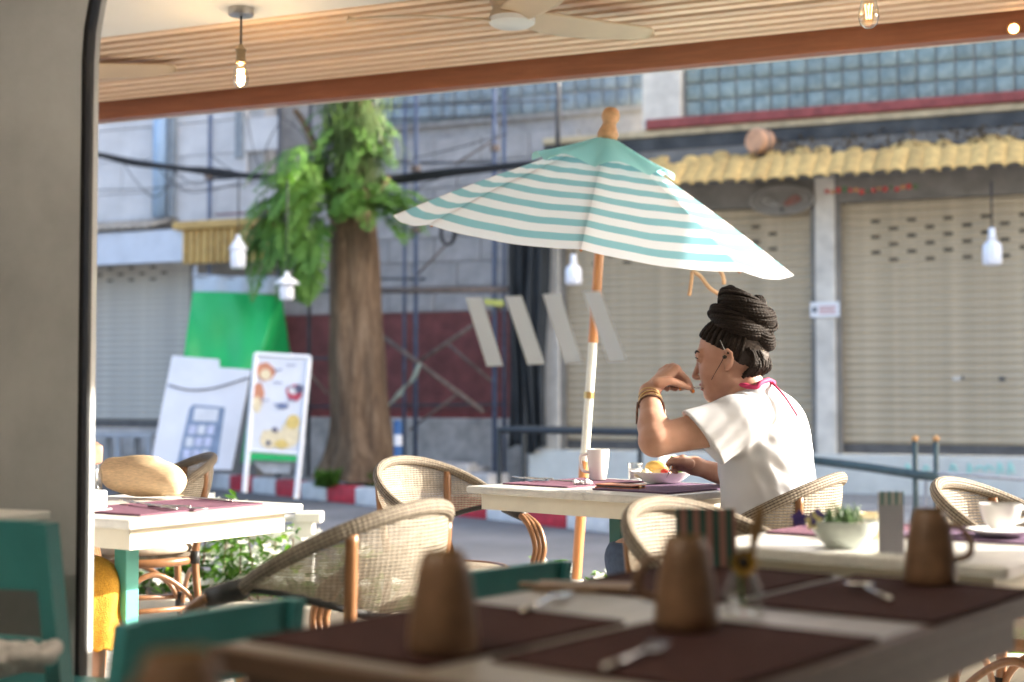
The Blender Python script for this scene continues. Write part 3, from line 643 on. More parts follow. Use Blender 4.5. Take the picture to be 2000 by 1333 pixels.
# ------------------------------------------------------------------ bollard, boards and tarpaulin
Yb = 15.0; p = P(777, 905, Yb); bo = thing('bollard', 'blue and white striped post beside the tree', 'post', (p.x, p.y, .046))
mat('bollard_blue', (.04,.13,.32), .5)
hb = P(777, 828, Yb).z-.046
for k in range(6): MB().lathe([(.045,k*hb/6),(.045,(k+1)*hb/6-.001)], 14).build('band', 'bollard_blue' if k % 2 else 'white_plastic', bo, True, 40)
MB().lathe([(.046,hb),(.04,hb+.03),(0,hb+.04)], 14).build('cap', 'bollard_blue', bo, True)
mat('tarp_green', (.012,.46,.12), .45, .08, 3, .15, 8, coat=.1); mat('poster_white', (.72,.74,.78), .5, .06, 3)
Yt = 15.9
tp = thing('tarpaulin_stall', 'bright green tarpaulin draped over a stall frame', 'tarpaulin', (P(460,900,Yt).x, Yt, .046))
t0 = Vector(tp.location)
def TT(px, py, Y): return P(px, py, Y)-t0
# front sheet and side sheet
c_tl, c_tr, c_bl, c_br = (376,570), (548,578), (358,700), (500,722)
def front(u, v):
    x = (c_tl[0]*(1-u)+c_tr[0]*u)*(1-v)+(c_bl[0]*(1-u)+c_br[0]*u)*v; y = (c_tl[1]*(1-u)+c_tr[1]*u)*(1-v)+(c_bl[1]*(1-u)+c_br[1]*u)*v
    w_ = math.sin(u*math.pi)*.08*v+.06*math.sin(u*6+v*3)*v+.012*math.sin(u*17-v*6)+.03*math.sin((u-v)*5)
    return TT(x, y+10*math.sin(u*3.1)*(v-.2), Yt-.35-.15*v+.0-w_)
mb = MB(); mb.grid(front, 40, 30); mb.build('front_sheet', 'tarp_green', tp, True)
def side(u, v):
    x0, y0, x1, y1 = 546, 574, 566, 690; xa = 548+(505-548)*v; ya = 578+(902-578)*v
    x = (547+(500-547)*v)*(1-u)+(549+(567-549)*v)*u; y = (574+(724-574)*v)*(1-u)+(574+(694-574)*v)*u
    return TT(x, y, Yt-.37-.13*v*(1-u)+.45*u*v+.03*math.sin(u*7+v*5)*v)
mb = MB(); mb.grid(side, 24, 40); mb.build('side_sheet', 'tarp_green', tp, True)
mb = MB(); mb.grid(lambda u, v: TT((500-(500-470)*v)*(1-u)+(508)*u, (712+(905-712)*v)*(1-u)+(712+(905-712)*v)*u, Yt-.34+.03*math.sin(v*12+u*4)), 12, 24); mb.build('lower_sheet', 'tarp_green', tp, True)
mat('tarp_clear', (.50,.56,.60), .35, .15, 4)
mb = MB(); mb.grid(lambda u, v: TT(380+168*u, 540+34*v, Yt-.2-.12*v+.02*math.sin(u*20)), 24, 6); mb.build('clear_flap', 'tarp_clear', tp, True)
MB().tube([TT(376,538,Yt-.2), TT(560,552,Yt-.2)], .02, 8).build('top_pole', 'bench_grey', tp, True)
for a, b2 in (((382,520,Yt-.1),(376,905,Yt-.1)), ((552,548,Yt+.1),(556,905,Yt+.1))): MB().tube([TT(*a), TT(*b2)], .022, 8).build('pole', 'bench_grey', tp, True)
for ch in tp.children:
    if 'sheet' in ch.name or 'flap' in ch.name: ch.modifiers.new('t','SOLIDIFY').thickness=.004
# leaning white poster board
pb = thing('poster_board', 'big white poster board with a blue machine printed, leaning by the stall', 'board', (P(390,900,15.2).x, 15.2, .046)); t0 = Vector(pb.location)
YP0, YP1 = 15.35, 14.85
def BD(px, py): f_ = (py-695)/(905-695); return P(px, py, YP0+(YP1-YP0)*f_)-t0
def panel(mb, pts, off, th=.02):
    q = [BD(*p)-Vector((0,off,0)) for p in pts]; n_ = len(q); q2 = [v+Vector((0,th,0)) for v in q]
    mb.add(q+q2, [tuple(range(n_)), tuple(range(2*n_-1,n_-1,-1))]+[(i,i+n_,(i+1)%n_+n_,(i+1)%n_) for i in range(n_)])
mb = MB(); panel(mb, [(336,695),(428,702),(428,718),(490,722),(452,918),(292,918)], 0, .03); mb.build('sheet', 'poster_white', pb)
mat('print_blue', (.20,.27,.38), .5, .2, 9); mat('print_pale', (.55,.58,.72), .5, .25, 12); mat('print_light', (.68,.70,.72), .5)
mb = MB(); panel(mb, [(372,790),(440,796),(424,905),(346,905)], .004, .003); mb.build('printed_machine', 'print_blue', pb)
mb = MB(); panel(mb, [(381,796),(428,799),(424,824),(377,822)], .009, .003); mb.build('printed_screen', 'print_light', pb)
for r0 in range(3):
    for c0 in range(3):
        x0 = 370-5.5*r0+c0*18; y0 = 830+r0*24; mb = MB(); panel(mb, [(x0,y0),(x0+14,y0+1),(x0+11,y0+19),(x0-3,y0+18)], .009, .003); mb.build('printed_tile', ['print_pale','print_light','print_pale'][(r0+c0)%3], pb)
mb = MB(); mb.tube(spline([BD(330,752)-Vector((0,.02,0)), BD(370,762)-Vector((0,.02,0)), BD(420,758)-Vector((0,.02,0)), BD(486,738)-Vector((0,.02,0))],6), .008, 6); mb.build('cord', 'black_cable', pb, True)
# A-board with white frame
YA = 14.35; ab = thing('sandwich_board', 'white framed menu board with food pictures on the kerb', 'sign', (P(540,965,YA).x, YA, -.1)); t0 = Vector(ab.location)
def AB(px, py, o=0): f_ = (970-py)/280; return P(px, py, YA+.25*f_-o)-t0
for a, b2 in (((500,692),(477,962)),((604,698),(578,975))): MB().tube([AB(*a), AB(*b2)], .028, 4).build('post', 'white_plastic', ab)
MB().tube([AB(498,693), AB(606,699)], .028, 4).build('rail', 'white_plastic', ab)
MB().tube([AB(484,880), AB(588,888)], .02, 4).build('rail', 'white_plastic', ab)
def ap(pts, o, m_, name):
    q = [AB(x,y,o) for x, y in pts]; q2 = [v+Vector((0,.004,0)) for v in q]; n_=len(q); mb = MB(); mb.add(q+q2, [tuple(range(n_)), tuple(range(2*n_-1,n_-1,-1))]+[(i,i+n_,(i+1)%n_+n_,(i+1)%n_) for i in range(n_)]); mb.build(name, m_, ab)
ap([(503,695),(602,700),(587,886),(486,879)], 0, 'poster_white', 'picture_sheet')
def blob(cx, cy, rx, ry, n=14, wob=.15, seed=0):
    r2 = random.Random(seed); return [(cx+rx*math.cos(2*math.pi*k/n)*(1+r2.uniform(-wob,wob)), cy+ry*math.sin(2*math.pi*k/n)*(1+r2.uniform(-wob,wob))) for k in range(n)]
for nm, c in (('food_orange',(.62,.26,.14)),('food_red',(.48,.06,.09)),('food_cream',(.78,.66,.42)),('food_yellow',(.70,.52,.16)),('food_dark',(.10,.10,.16)),('food_white',(.8,.78,.76)),('food_navy',(.16,.2,.33))): mat(nm, c, .5, .2, 30)
for k, (cx,cy,rx,ry,m_) in enumerate(((519,727,18,18,'food_orange'),(519,732,11,11,'food_cream'),(503,770,12,24,'food_orange'),(502,790,8,16,'food_cream'),(575,768,17,16,'food_red'),(572,762,9,8,'food_white'),(584,760,8,9,'food_dark'),(552,793,12,6,'food_navy'),(530,858,26,20,'food_cream'),(565,852,20,24,'food_cream'),(572,825,13,14,'food_yellow'),(537,840,5,6,'food_dark'),(557,842,5,6,'food_dark'),(524,866,5,5,'food_dark'),(550,868,14,9,'food_yellow'))):
    ap(blob(cx,cy,rx,ry,14,.15,k), .006+.004*(k%4), m_, 'printed_food')
for k_ in range(9): x_ = 508+(k_%3)*26; y_ = 712+(k_//3)*34+(k_%2)*9; ap([(x_,y_),(x_+17,y_+.8),(x_+17,y_+3),(x_,y_+2.2)], .022, 'food_navy', 'printed_line') if k_ not in (0,3) else None
ap([(488,884),(586,890),(584,902),(486,898)], .0, 'tarp_green', 'green_strip')
ap([(484,893),(520,893),(570,897),(566,925),(516,925)], -.08, 'bench_grey', 'back_panel')

# ------------------------------------------------------------------ cables over the street
cb = thing('power_cables', 'black bundle of power cables strung along the street fronts', 'cables')
def cab(pts, r, Y=16.15): return MB().tube(spline([P(x,y,Y+random.uniform(-.02,.02)+yy) for x,y,yy in pts],8), r, 6).build('cable', 'black_cable', cb, True)
cab([(60,285,1),(180,300,.8),(260,315,.7),(340,327,.5),(430,338,.4),(520,345,.2),(640,352,0),(760,352,-.3),(900,333,-.6),(1060,318,-1),(1250,322,-1.4)], .030)
cab([(60,290,1),(180,303,.8),(260,322,.7),(340,330,.5),(430,342,.4),(520,342,.2),(640,348,0),(760,358,-.3),(900,340,-.6),(1060,322,-1)], .020)
cab([(180,296,.8),(300,325,.6),(420,330,.4),(560,352,.2),(760,344,-.3),(950,325,-.7),(1200,330,-1.2)], .014)
for pts in ([(240,316,.7),(262,350,.7),(300,385,.6),(330,360,.5),(345,330,.5)], [(330,328,.5),(380,360,.4),(420,350,.4),(470,346,.3)], [(300,322,.6),(360,372,.5),(410,372,.4),(500,350,.2)], [(408,300,.4),(440,325,.4),(480,348,.3)], [(545,240,.2),(520,290,.2),(530,330,.2)], [(480,220,.3),(500,310,.3),(520,345,.2)], [(180,372,.8),(300,368,.7),(420,352,.4),(560,340,.2)], [(760,352,-.3),(800,380,-.3),(830,360,-.4),(900,335,-.6)], [(545,225,.2),(590,260,.2),(610,300,.2)], [(700,330,0),(850,300,-.4),(990,262,-.8)]): cab(pts, .006)

# ------------------------------------------------------------------ hanging LED bulbs
def led(label, px, py, Y, w_, h_, hat, top):
    p = P(px, py, Y); s_ = Y/FPX; o = thing('hanging_bulb', label, 'bulb', p, group='white bulbs hanging over the street')
    r_ = w_*s_/2; H = h_*s_
    MB().lathe([(0,0),(r_*.85,.004),(r_,.02),(r_,H*.48),(r_*.85,H*.58),(r_*.45,H*.66)], 20).build('bulb', 'bulb_white', o, True)
    MB().lathe([(r_*.45,H*.66),(r_*.38,H*.8),(r_*.3,H),(0,H)], 16).build('holder', 'white_plastic', o, True)
    if hat: MB().lathe([(r_*hat,H*.56),(r_*hat*.95,H*.6),(r_*.5,H*.84),(r_*.4,H*.84)], 20).build('shade', 'white_plastic', o, True)
    MB().tube([(0,0,H), (0,0,(py-top)*s_)], .008, 6).build('wire', 'black_cable', o, True)
led('white bulb hanging before the right shutter on a long wire', 1938, 519, 13.0, 37, 74, 0, 352)
led('white bulb hanging beside the umbrella pole', 1120, 557, 13.6, 32, 60, 0, 338)
led('white shaded bulb hanging before the yellow ribbed canopy', 465, 525, 14.8, 30, 66, 1.25, 342)
led('white bulb with cone shade over the green tarpaulin', 560, 587, 14.6, 28, 56, 1.9, 350)

# ------------------------------------------------------------------ black bench frame and kerb railing
mat('black_paint', (.03,.038,.042), .45, .3, 14)
bf2 = thing('metal_frame', 'black metal table frame standing before the left shutter', 'frame', P(1100,935,13.0)*1); bf2.location.z = .046; t0 = Vector(bf2.location)
zt_ = P(1100,838,13).z-.046; 
def fr(px, Y, y0=838): q = P(px, y0, Y); return Vector((q.x-t0.x, q.y-t0.y, 0))
c4 = [fr(975,12.6), fr(1250,11.6), fr(1300,12.1), fr(1022,13.2)]
for k in range(4):
    a, b2 = c4[k], c4[(k+1)%4]; MB().tube([a+Vector((0,0,zt_)), b2+Vector((0,0,zt_))], .026, 4).build('rail', 'black_paint', bf2)
    MB().tube([a, a+Vector((0,0,zt_+.02))], .022, 4).build('leg', 'black_paint', bf2)
mb = MB(); mb.add([q+Vector((0,0,zt_+.012)) for q in c4]+[q+Vector((0,0,zt_+.027)) for q in c4], [(3,2,1,0),(4,5,6,7),(0,1,5,4),(1,2,6,5),(2,3,7,6),(3,0,4,7)]); mb.build('top', 'black_paint', bf2)
rl = thing('street_railing', 'dark green pipe railing with orange capped posts by the road', 'railing', (0,0,0))
mat('rail_green', (.05,.085,.085), .45, .3, 12); mat('orange_cap', (.55,.3,.12), .6)
def kY(px): # depth where the kerb line crosses a pixel column
    k = (px-1000)/FPX; q = KB+KN*.4; return (q.x - q.y*KD.x/KD.y)/(k - KD.x/KD.y)
def RP(px, py): return P(px, py, kY(px))
MB().tube([RP(1560,896), RP(1700,914), RP(1800,929), RP(1830,932)], .032, 10).build('rail', 'rail_green', rl, True)
for px in (1787,1828,1420,1440,1470,1480):
    top = RP(px, 862 if px > 1700 else 985); MB().tube([(top.x,top.y,-.1), top], .02, 8).build('post', 'rail_green', rl, True)
    if px > 1700: MB().lathe([(.024,0),(.024,.03),(0,.04)], 10, top).build('cap', 'orange_cap', rl, True)
MB().tube([RP(1395,992), RP(1500,1000)], .02, 8).build('rail', 'rail_green', rl, True)
rk = thing('pipe_rack', 'thin grey pipe rack behind the dark railing', 'rack', (0,0,0))
q = [RP(1806,1010), RP(1808,925), RP(1842,925), RP(2060,942)]
MB().tube([Vector((q[0].x,q[0].y,-.1)), q[1], q[2], q[3]], .013, 8).build('hoop', 'bench_grey', rk, True)
MB().tube([Vector((q[2].x,q[2].y,-.1)), q[2]], .013, 8).build('post', 'bench_grey', rk, True)

# ------------------------------------------------------------------ white low fence, red pots near the planter
wf = thing('picket_fence', 'low white wooden fence behind the white flowering shrubs', 'fence', (0,0,0)); mat('white_wood', (.80,.79,.75), .55, .06, 9)
YF = 7.1
for px, t_ in ((458,1004),(528,1006),(594,1012)):
    q = P(px, t_, YF); MB().box((q.x-.05,q.y-.05,-.1), (q.x+.05,q.y+.05,q.z), .006).build('post', 'white_wood', wf)
q = P(602,1008,YF); MB().box((q.x-.06,q.y-.06,q.z-.03), (q.x+.07,q.y+.06,q.z+.02), .006).build('post_cap', 'white_wood', wf)
for (a, b2) in (((380,1022),(600,1010)),((380,1052),(600,1046))):
    qa, qb = P(*a, YF), P(*b2, YF); MB().tube([qa, qb], .018, 4).build('rail', 'white_wood', wf)
q0 = P(512,1008,YF); q1 = P(535,1050,YF); MB().tube([q0, q1], .03, 4).build('brace', 'white_wood', wf)
# flowering shrubs in the bed
mat('petal_white', (.85,.85,.82), .6, .03, 9); leafmat('petal', (.9,.9,.86), (.85,.86,.82), 9, .3); leafmat('young_leaf', (.26,.40,.06), (.13,.26,.04), 14, .45)
def shrub(label, pA, pB, zmax, nl, nf, seed, wid=.22):
    r2 = random.Random(seed); pA = Vector((pA[0], pA[1], .07)); pB = Vector((pB[0], pB[1], .07)); mid = (pA+pB)/2
    o = thing('flowering_shrub', label, 'shrub', mid, group='white flowering shrubs in the planter')
    L = (pB-pA); lv = MB(); yl = MB(); fl = MB(); stm = MB(); nst = max(6, int(L.length*26))
    cl = [(r2.random(), r2.gauss(0, wid*.5), r2.uniform(.2,1)*zmax) for _ in range(nst)]
    for (u, w_, h_) in cl:
        a = pA+L*u-mid; tip = a+Vector((r2.gauss(0,.05), w_, h_)); stm.tube([a, (a+tip)/2+Vector((r2.gauss(0,.02),r2.gauss(0,.02),.02)), tip], .004, 5)
        for k in range(nl):
            f_ = r2.uniform(.25,1.05); c = a+(tip-a)*f_+Vector((r2.gauss(0,.05),r2.gauss(0,.05),r2.gauss(0,.025))); s_ = r2.uniform(.024,.045)
            q = Euler((r2.uniform(-.7,.7), r2.uniform(-.7,.7), r2.uniform(0,6.3))).to_matrix()
            (yl if (f_ > .9 and r2.random() < .45) else lv).add([c+q@Vector(v)*s_ for v in ((-1,0,0),(-.2,-.36,.1),(.55,-.26,.12),(1,0,-.05),(.55,.26,.12),(-.2,.36,.1))], [(0,1,2,3),(0,3,4,5)])
    for k in range(nf):
        u, w_, h_ = r2.choice(cl); a = pA+L*u-mid; c = a+Vector((r2.gauss(0,.06), w_-.02+r2.gauss(0,.04), h_*r2.uniform(.65,1.05)+.02))
        q = Euler((r2.uniform(.2,1.3), r2.uniform(-.5,.5), r2.uniform(-.5,.5))).to_matrix()
        for j in range(5):
            aa = j*1.2566; e1 = Vector((math.cos(aa), math.sin(aa), 0)); e2 = Vector((-math.sin(aa), math.cos(aa), 0)); s_ = .026
            fl.add([c, c+q@((e1*.6-e2*.4)*s_), c+q@((e1*1.15)*s_+Vector((0,0,.004))), c+q@((e1*.6+e2*.4)*s_)], [(0,1,2,3)])
    stm.build('stems', 'bark', o); lv.build('leaves', 'shrub_leaf', o); yl.build('young_leaves', 'young_leaf', o); fl.build('flowers', 'petal', o)
def bed(s, n=3.28): q = WL(s, n); return (q.x, q.y)
def bs(px, n=3.28):
    r = ray(px, 1150); t = (WL(0,n)-Vector((0,0,CAMZ))).dot(N)/Vector((r.x,r.y,0)).dot(N); return (Vector((0,0,CAMZ))+r*t-W0).dot(U)
shrub('dense white flowering shrub under the table with the straw bag', bed(bs(100)), bed(bs(395)), .40, 34, 70, 1)
shrub('tall white flowering shrub between the two rattan chairs', bed(bs(400)), bed(bs(560)), .46, 40, 90, 2)
shrub('low white flowering shrub behind the leaf backed rattan chair', bed(bs(570)), bed(bs(800)), .28, 34, 60, 3)
shrub('small white flowering shrub around the umbrella foot', bed(bs(1060)), bed(bs(1240)), .26, 26, 16, 4, .16)
shrub('thin flowering shrub beside the seat of the empty rattan chair', bed(bs(880)), bed(bs(1040)), .20, 24, 6, 5, .16)
shrub('sparse green shrub by the turquoise table leg', bed(bs(1700)), bed(bs(2050)), .18, 30, 6, 6, .2)
# ------------------------------------------------------------------ umbrella
def fabric(name, tr, stripes):
    m, nt, b = base(name); out = nt.nodes['Material Output']
    uv = node(nt,'ShaderNodeUVMap'); sp = node(nt,'ShaderNodeSeparateXYZ'); nt.links.new(uv.outputs[0], sp.inputs[0])
    if stripes:
        d = node(nt,'ShaderNodeMath', operation='DIVIDE', i_1=.107); nt.links.new(sp.outputs[1], d.inputs[0])
        f = node(nt,'ShaderNodeMath', operation='FRACT'); nt.links.new(d.outputs[0], f.inputs[0])
        g = node(nt,'ShaderNodeMath', operation='GREATER_THAN', i_1=.53); nt.links.new(f.outputs[0], g.inputs[0])
        mx = node(nt,'ShaderNodeMix', data_type='RGBA'); nt.links.new(g.outputs[0], mx.inputs[0]); mx.inputs[6].default_value=(.84,.89,.97,1); mx.inputs[7].default_value=(.27,.56,.66,1); c = mx.outputs[2]
    else:
        rgb = node(nt,'ShaderNodeRGB'); rgb.outputs[0].default_value=(.42,.80,.82,1); c = rgb.outputs[0]
    nt.links.new(c, b.inputs['Base Color']); b.inputs['Roughness'].default_value=.85; b.inputs['Specular IOR Level'].default_value=.15
    t = node(nt,'ShaderNodeBsdfTranslucent'); nt.links.new(c, t.inputs[0]); ms = node(nt,'ShaderNodeMixShader', i_0=tr)
    nt.links.new(b.outputs[0], ms.inputs[1]); nt.links.new(t.outputs[0], ms.inputs[2]); nt.links.new(ms.outputs[0], out.inputs[0])
fabric('canopy_stripe', .6, True); fabric('canopy_teal', .65, False)
wood('pole_wood', (.62,.27,.10), (.45,.17,.06), 3, .4, (14,14,1.2), .2); mat('pole_white', (.74,.73,.68), .5, .1, 12, .1); mat('finial_wood', (.66,.38,.20), .5, .25, 30, .2, 60)
UY = 5.75; foot = P(1117,1120,UY); foot.z = .06; apx = P(1186,272,UY)
um = thing('parasol', 'small teal and white striped parasol on a wooden pole', 'umbrella', foot)
ax = Vector((math.sin(R(8.5)), -math.sin(R(8.0)), 1)).normalized()
e1 = Vector((1,0,0)); e1 = (e1-ax*e1.dot(ax)).normalized(); e2 = ax.cross(e1)
UR, UH = .83, .435; top = apx-foot
def cp(th, v, sag=0, lift=0):
    r = UR*v*(1-sag); z = -UH*(.86*v+.14*v*v)+lift
    return top + e1*(r*math.cos(th)) + e2*(r*math.sin(th)) + ax*z
for k in range(8):
    t0_, t1_ = k*math.pi/4-.10, (k+1)*math.pi/4-.10
    def f(u, v, t0_=t0_, t1_=t1_):
        v = .06+.94*v; a = cp(t0_, v); b2 = cp(t1_, v); q = a.lerp(b2, u); s = 4*u*(1-u)
        c = top-ax*(UH*(.86*v+.14*v*v)); return q-ax*(.020*s*v*v)-(c-q)*(.012*s*v)+ax*(.0010*s*math.sin(u*17+v*4+k*2)+.0010*s*math.sin(u*9-v*7+k))
    mb = MB(); n1, n2 = 14, 26; vs_ = []; uv = []
    for i in range(n1+1):
        for j in range(n2+1): vs_.append(f(i/n1, j/n2)); uv.append((i/n1, .94*(1-j/n2)+.0001))
    mb.add(vs_, [(i*(n2+1)+j,(i+1)*(n2+1)+j,(i+1)*(n2+1)+j+1,i*(n2+1)+j+1) for i in range(n1) for j in range(n2)], uv)
    mb.build('canopy_panel', 'canopy_stripe', um, True)
    rb_ = MB(); rb_.tube([cp(t0_, v, .0, -.012) for v in (.05,.35,.65,.985)], .006, 6); rb_.build('rib', 'pole_wood', um, True)
    hubp = top - ax*.36; rb_ = MB(); rb_.tube([hubp, cp(t0_, .52, 0, -.02)], .005, 6); rb_.build('strut', 'pole_wood', um, True)
def vent(u, v):
    th = u*2*math.pi; k = abs(math.sin(th*4)); vv = .02+.335*v*(1-.05*math.sin(th*4)**2)
    return cp(th-.10, vv, 0, .020+.035*v*v*abs(math.sin((th)*4+.3))+.008*math.sin(th*8+1)*v-.012*v)
mb = MB(); mb.grid(vent, 96, 10); mb.build('vent_cap', 'canopy_teal', um, True)
pdir = (apx-foot)
def pp(py): t_ = (1120-py)/(1120-272); return pdir*t_
MB().tube([pp(1120), pp(1022)], .031, 16).build('base_tube', 'pole_white', um, True, 40)
MB().tube([pp(1030), pp(822)], .021, 14).build('lower_pole', 'pole_wood', um, True, 40)
MB().tube([pp(823), pp(620)], .018, 14).build('middle_sleeve', 'pole_white', um, True, 40)
MB().tube([pp(716), pp(705)], .022, 14).build('joint_ring', 'brass', um, True, 40)
MB().tube([pp(621), pp(290)], .021, 14).build('upper_pole', 'pole_wood', um, True, 40)
MB().tube([pp(1050)+Vector((-.03,-.02,0)), pp(1050)+Vector((-.055,-.05,.0)), pp(1042)+Vector((-.055,-.05,0))], .007, 6).build('clamp_screw', 'brass', um, True)
mat('strap_tan', (.52,.30,.16), .8, .2, 40)
for q_ in ([(1352,530),(1350,552),(1346,578)], [(1352,530),(1368,540),(1385,562),(1408,578)], [(1402,522),(1412,540),(1414,556)]): MB().tube(spline([P(x_,y_,5.35)-foot for x_,y_ in q_],5), .008, 6).build('tie_strap', 'strap_tan', um, True)
axm = ax.to_track_quat('Z','Y').to_matrix()
MB().lathe([(0,-.03),(.04,-.02),(.044,0),(.036,.02),(.03,.032),(.028,.045),(.036,.06),(.038,.078),(.03,.098),(.016,.108),(0,.11)], 20, top+ax*.02, axm).build('finial', 'finial_wood', um, True)
MB().lathe([(.028,-.03),(.034,-.02),(.034,.02),(.028,.03)], 16, top-ax*.36, axm).build('runner', 'pole_white', um, True)

# ------------------------------------------------------------------ ceiling fans
mat('fan_tan', (.62,.46,.30), .4, .05, 6); mat('fan_disc', (.78,.76,.72), .4, .03, 6)
def fan(label, hub, angs, L):
    o = thing('ceiling_fan', label, 'fan', hub, group='tan ceiling fans')
    MB().lathe([(0,0),(.075,.002),(.09,.012),(.092,.03)], 32).build('hub_disc', 'fan_disc', o, True, 40)
    MB().lathe([(.092,.031),(.085,.05),(.075,.07),(.10,CZ-hub.z-.02),(.102,CZ-hub.z-.001)], 32).build('motor_housing', 'fan_tan', o, True, 40)
    for a in angs:
        def f(u, v, a=a):
            x = .07+(L-.07)*u; w_ = .055+.085*math.sin(math.pi*min(1,u*.9+.1))**.8*(1-.25*u); w_ *= math.sqrt(max(0,1-max(0,(u-.86)/.14)**2))+.001
            y = (v-.42)*w_*1.25+.05*math.sin(u*2.6)*1.0-.02; z = .03-.018*(v-.5)*(1-u*.3)*2.2+.02*u
            c, s = math.cos(a), math.sin(a); return (x*c-y*s, x*s+y*c, z)
        mb = MB(); mb.grid(f, 40, 10); ob = mb.build('blade', 'fan_tan', o, True); ob.modifiers.new('t','SOLIDIFY').thickness=.007
h1 = P(1000,52,5.5); fan('tan three blade fan on the slatted ceiling', h1, [R(27), R(171), R(284)], .66)
h2 = P(80,150,6.6); fan('tan fan partly hidden behind the concrete window wall', h2, [R(5), R(125), R(245)], .62)

# ------------------------------------------------------------------ pendant filament bulbs
m, nt, b = base('bulb_glass'); nt.nodes.remove(b); tr = node(nt,'ShaderNodeBsdfTransparent'); tr.inputs[0].default_value=(1,.93,.8,1)
gl = node(nt,'ShaderNodeBsdfGlossy', i_Roughness=.03); lw = node(nt,'ShaderNodeLayerWeight', i_Blend=.35); mx = node(nt,'ShaderNodeMixShader'); nt.links.new(lw.outputs[1], mx.inputs[0]); nt.links.new(tr.outputs[0], mx.inputs[1]); nt.links.new(gl.outputs[0], mx.inputs[2]); nt.links.new(mx.outputs[0], nt.nodes['Material Output'].inputs[0])
emit('filament', (1,.62,.22), 30); emit('filament_dim', (1,.5,.2), 1.6); mat('aged_brass', (.34,.25,.15), .4, .25, 30, metal=.7); mat('nickel', (.45,.43,.40), .35, .1, 20, metal=.9)
def pendant(label, px, ybot, Y, lit, ytop):
    p = P(px, ybot, Y); o = thing('pendant_bulb', label, 'lamp', p); zt_ = (CZ if ytop is None else CZ)-p.z
    MB().lathe([(0,0),(.012,.001),(.026,.012),(.032,.035),(.030,.06),(.022,.09),(.015,.108)], 20).build('bulb', 'bulb_glass', o, True)
    fl = MB()
    for k in range(6):
        a = k*math.pi/3; fl.tube([(.008*math.cos(a),.008*math.sin(a),.03),(.012*math.cos(a+.5),.012*math.sin(a+.5),.075)], .0016, 5)
    fl.build('filament', 'filament' if lit else 'filament_dim', o)
    MB().lathe([(.017,.1),(.021,.104),(.021,.115),(.018,.118),(.018,.15),(.022,.152),(.022,.158),(.014,.165),(.008,.178),(0,.18)], 18).build('socket', 'aged_brass', o, True, 35)
    MB().tube([(0,0,.175),(0,0,zt_-.02)], .0045, 8).build('cord', 'black_cable', o, True)
    MB().lathe([(0,zt_-.032),(.05,zt_-.03),(.052,zt_-.026),(.052,zt_-.001)], 28).build('ceiling_rose', 'nickel', o, True, 35)
pendant('lit filament bulb on a black cord under the white soffit', 470, 172, 5.75, True, None)
pendant('clear filament bulb hanging under the slats near the beam spotlight', 1697, 56, 4.35, False, None)

# ------------------------------------------------------------------ tables
mat('table_white', (.70,.66,.60), .35, .12, 6, .05, 40); mat('apron_cream', (.76,.70,.58), .5, .08, 8)
mat('leg_teal', (.10,.42,.37), .4, .05, 8); mat('leg_green', (.03,.13,.11), .4, .1, 8)
m, nt, b = base('table_marble'); tc = node(nt,'ShaderNodeTexCoord'); nz = node(nt,'ShaderNodeTexNoise', i_Scale=7, i_Detail=9, i_Roughness=.7, i_Distortion=1.4); nt.links.new(tc.outputs['Object'], nz.inputs['Vector'])
nt.links.new(ramp(nt, nz.outputs['Fac'], [(.3,(.40,.38,.36)),(.44,(.62,.60,.57)),(.6,(.72,.70,.66)),(.8,(.66,.63,.58))]), b.inputs['Base Color']); b.inputs['Roughness'].default_value=.28
def table(label, c, rz, sx, sy, legm='leg_teal', topm='table_marble', apm='apron_cream', group='white topped cafe tables', h=.75, inset=.035, ah=.05):
    o = thing('cafe_table', label, 'table', (c[0], c[1], 0), rz, group)
    if apm == 'dark_apron':
        MB().box((-sx/2,-sy/2,h-.030), (sx/2,sy/2,h-.0015), .004).build('top', apm, o); MB().box((-sx/2+.016,-sy/2+.016,h-.006), (sx/2-.016,sy/2-.016,h)).build('marble_inlay', topm, o)
    else: MB().box((-sx/2,-sy/2,h-.022), (sx/2,sy/2,h), .006).build('top', topm, o)
    a, b2 = sx/2-inset, sy/2-inset; z0, z1 = h-.022-ah, h-.0225-(.008 if apm == 'dark_apron' else 0)
    for x0,y0,x1,y1 in ((-a,-b2,a,-b2+.025),(-a,b2-.025,a,b2),(-a,-b2+.0255,-a+.025,b2-.0255),(a-.025,-b2+.0255,a,b2-.0255)): MB().box((x0,y0,z0),(x1,y1,z1)).build('apron', apm, o)
    MB().box((-.022,-.022,.03),(.022,.022,h-.0635),.003).build('column', legm, o)
    MB().box((-a+.026,-.03,h-.063),(a-.026,.03,h-.0235),.003).build('cross_bar', legm, o)
    for k in range(2):
        mb = MB(); mb.box((-.25,-.03,.0),(.25,.03,.029-.002*k),.006,Matrix.Rotation(R(45+90*k),3,'Z')); mb.build('foot', legm, o)
    return o
TAB = {}
TAB['W'] = table('white table with the plate, mug and phone before the diner', (.331,4.423), R(-42.7), .72, .62, 'leg_green')
TAB['L'] = table('white table carrying the straw bag', (-.981,3.64), R(-32), .66, .60)
TAB['R'] = table('white table with the succulent bowl and coffee cup', (.78,2.79), R(-38), .60, .66)
TAB['F'] = table('white table at the far right before the empty rattan chair', (1.30+.44,3.5+.075), R(-38), .60, .66)

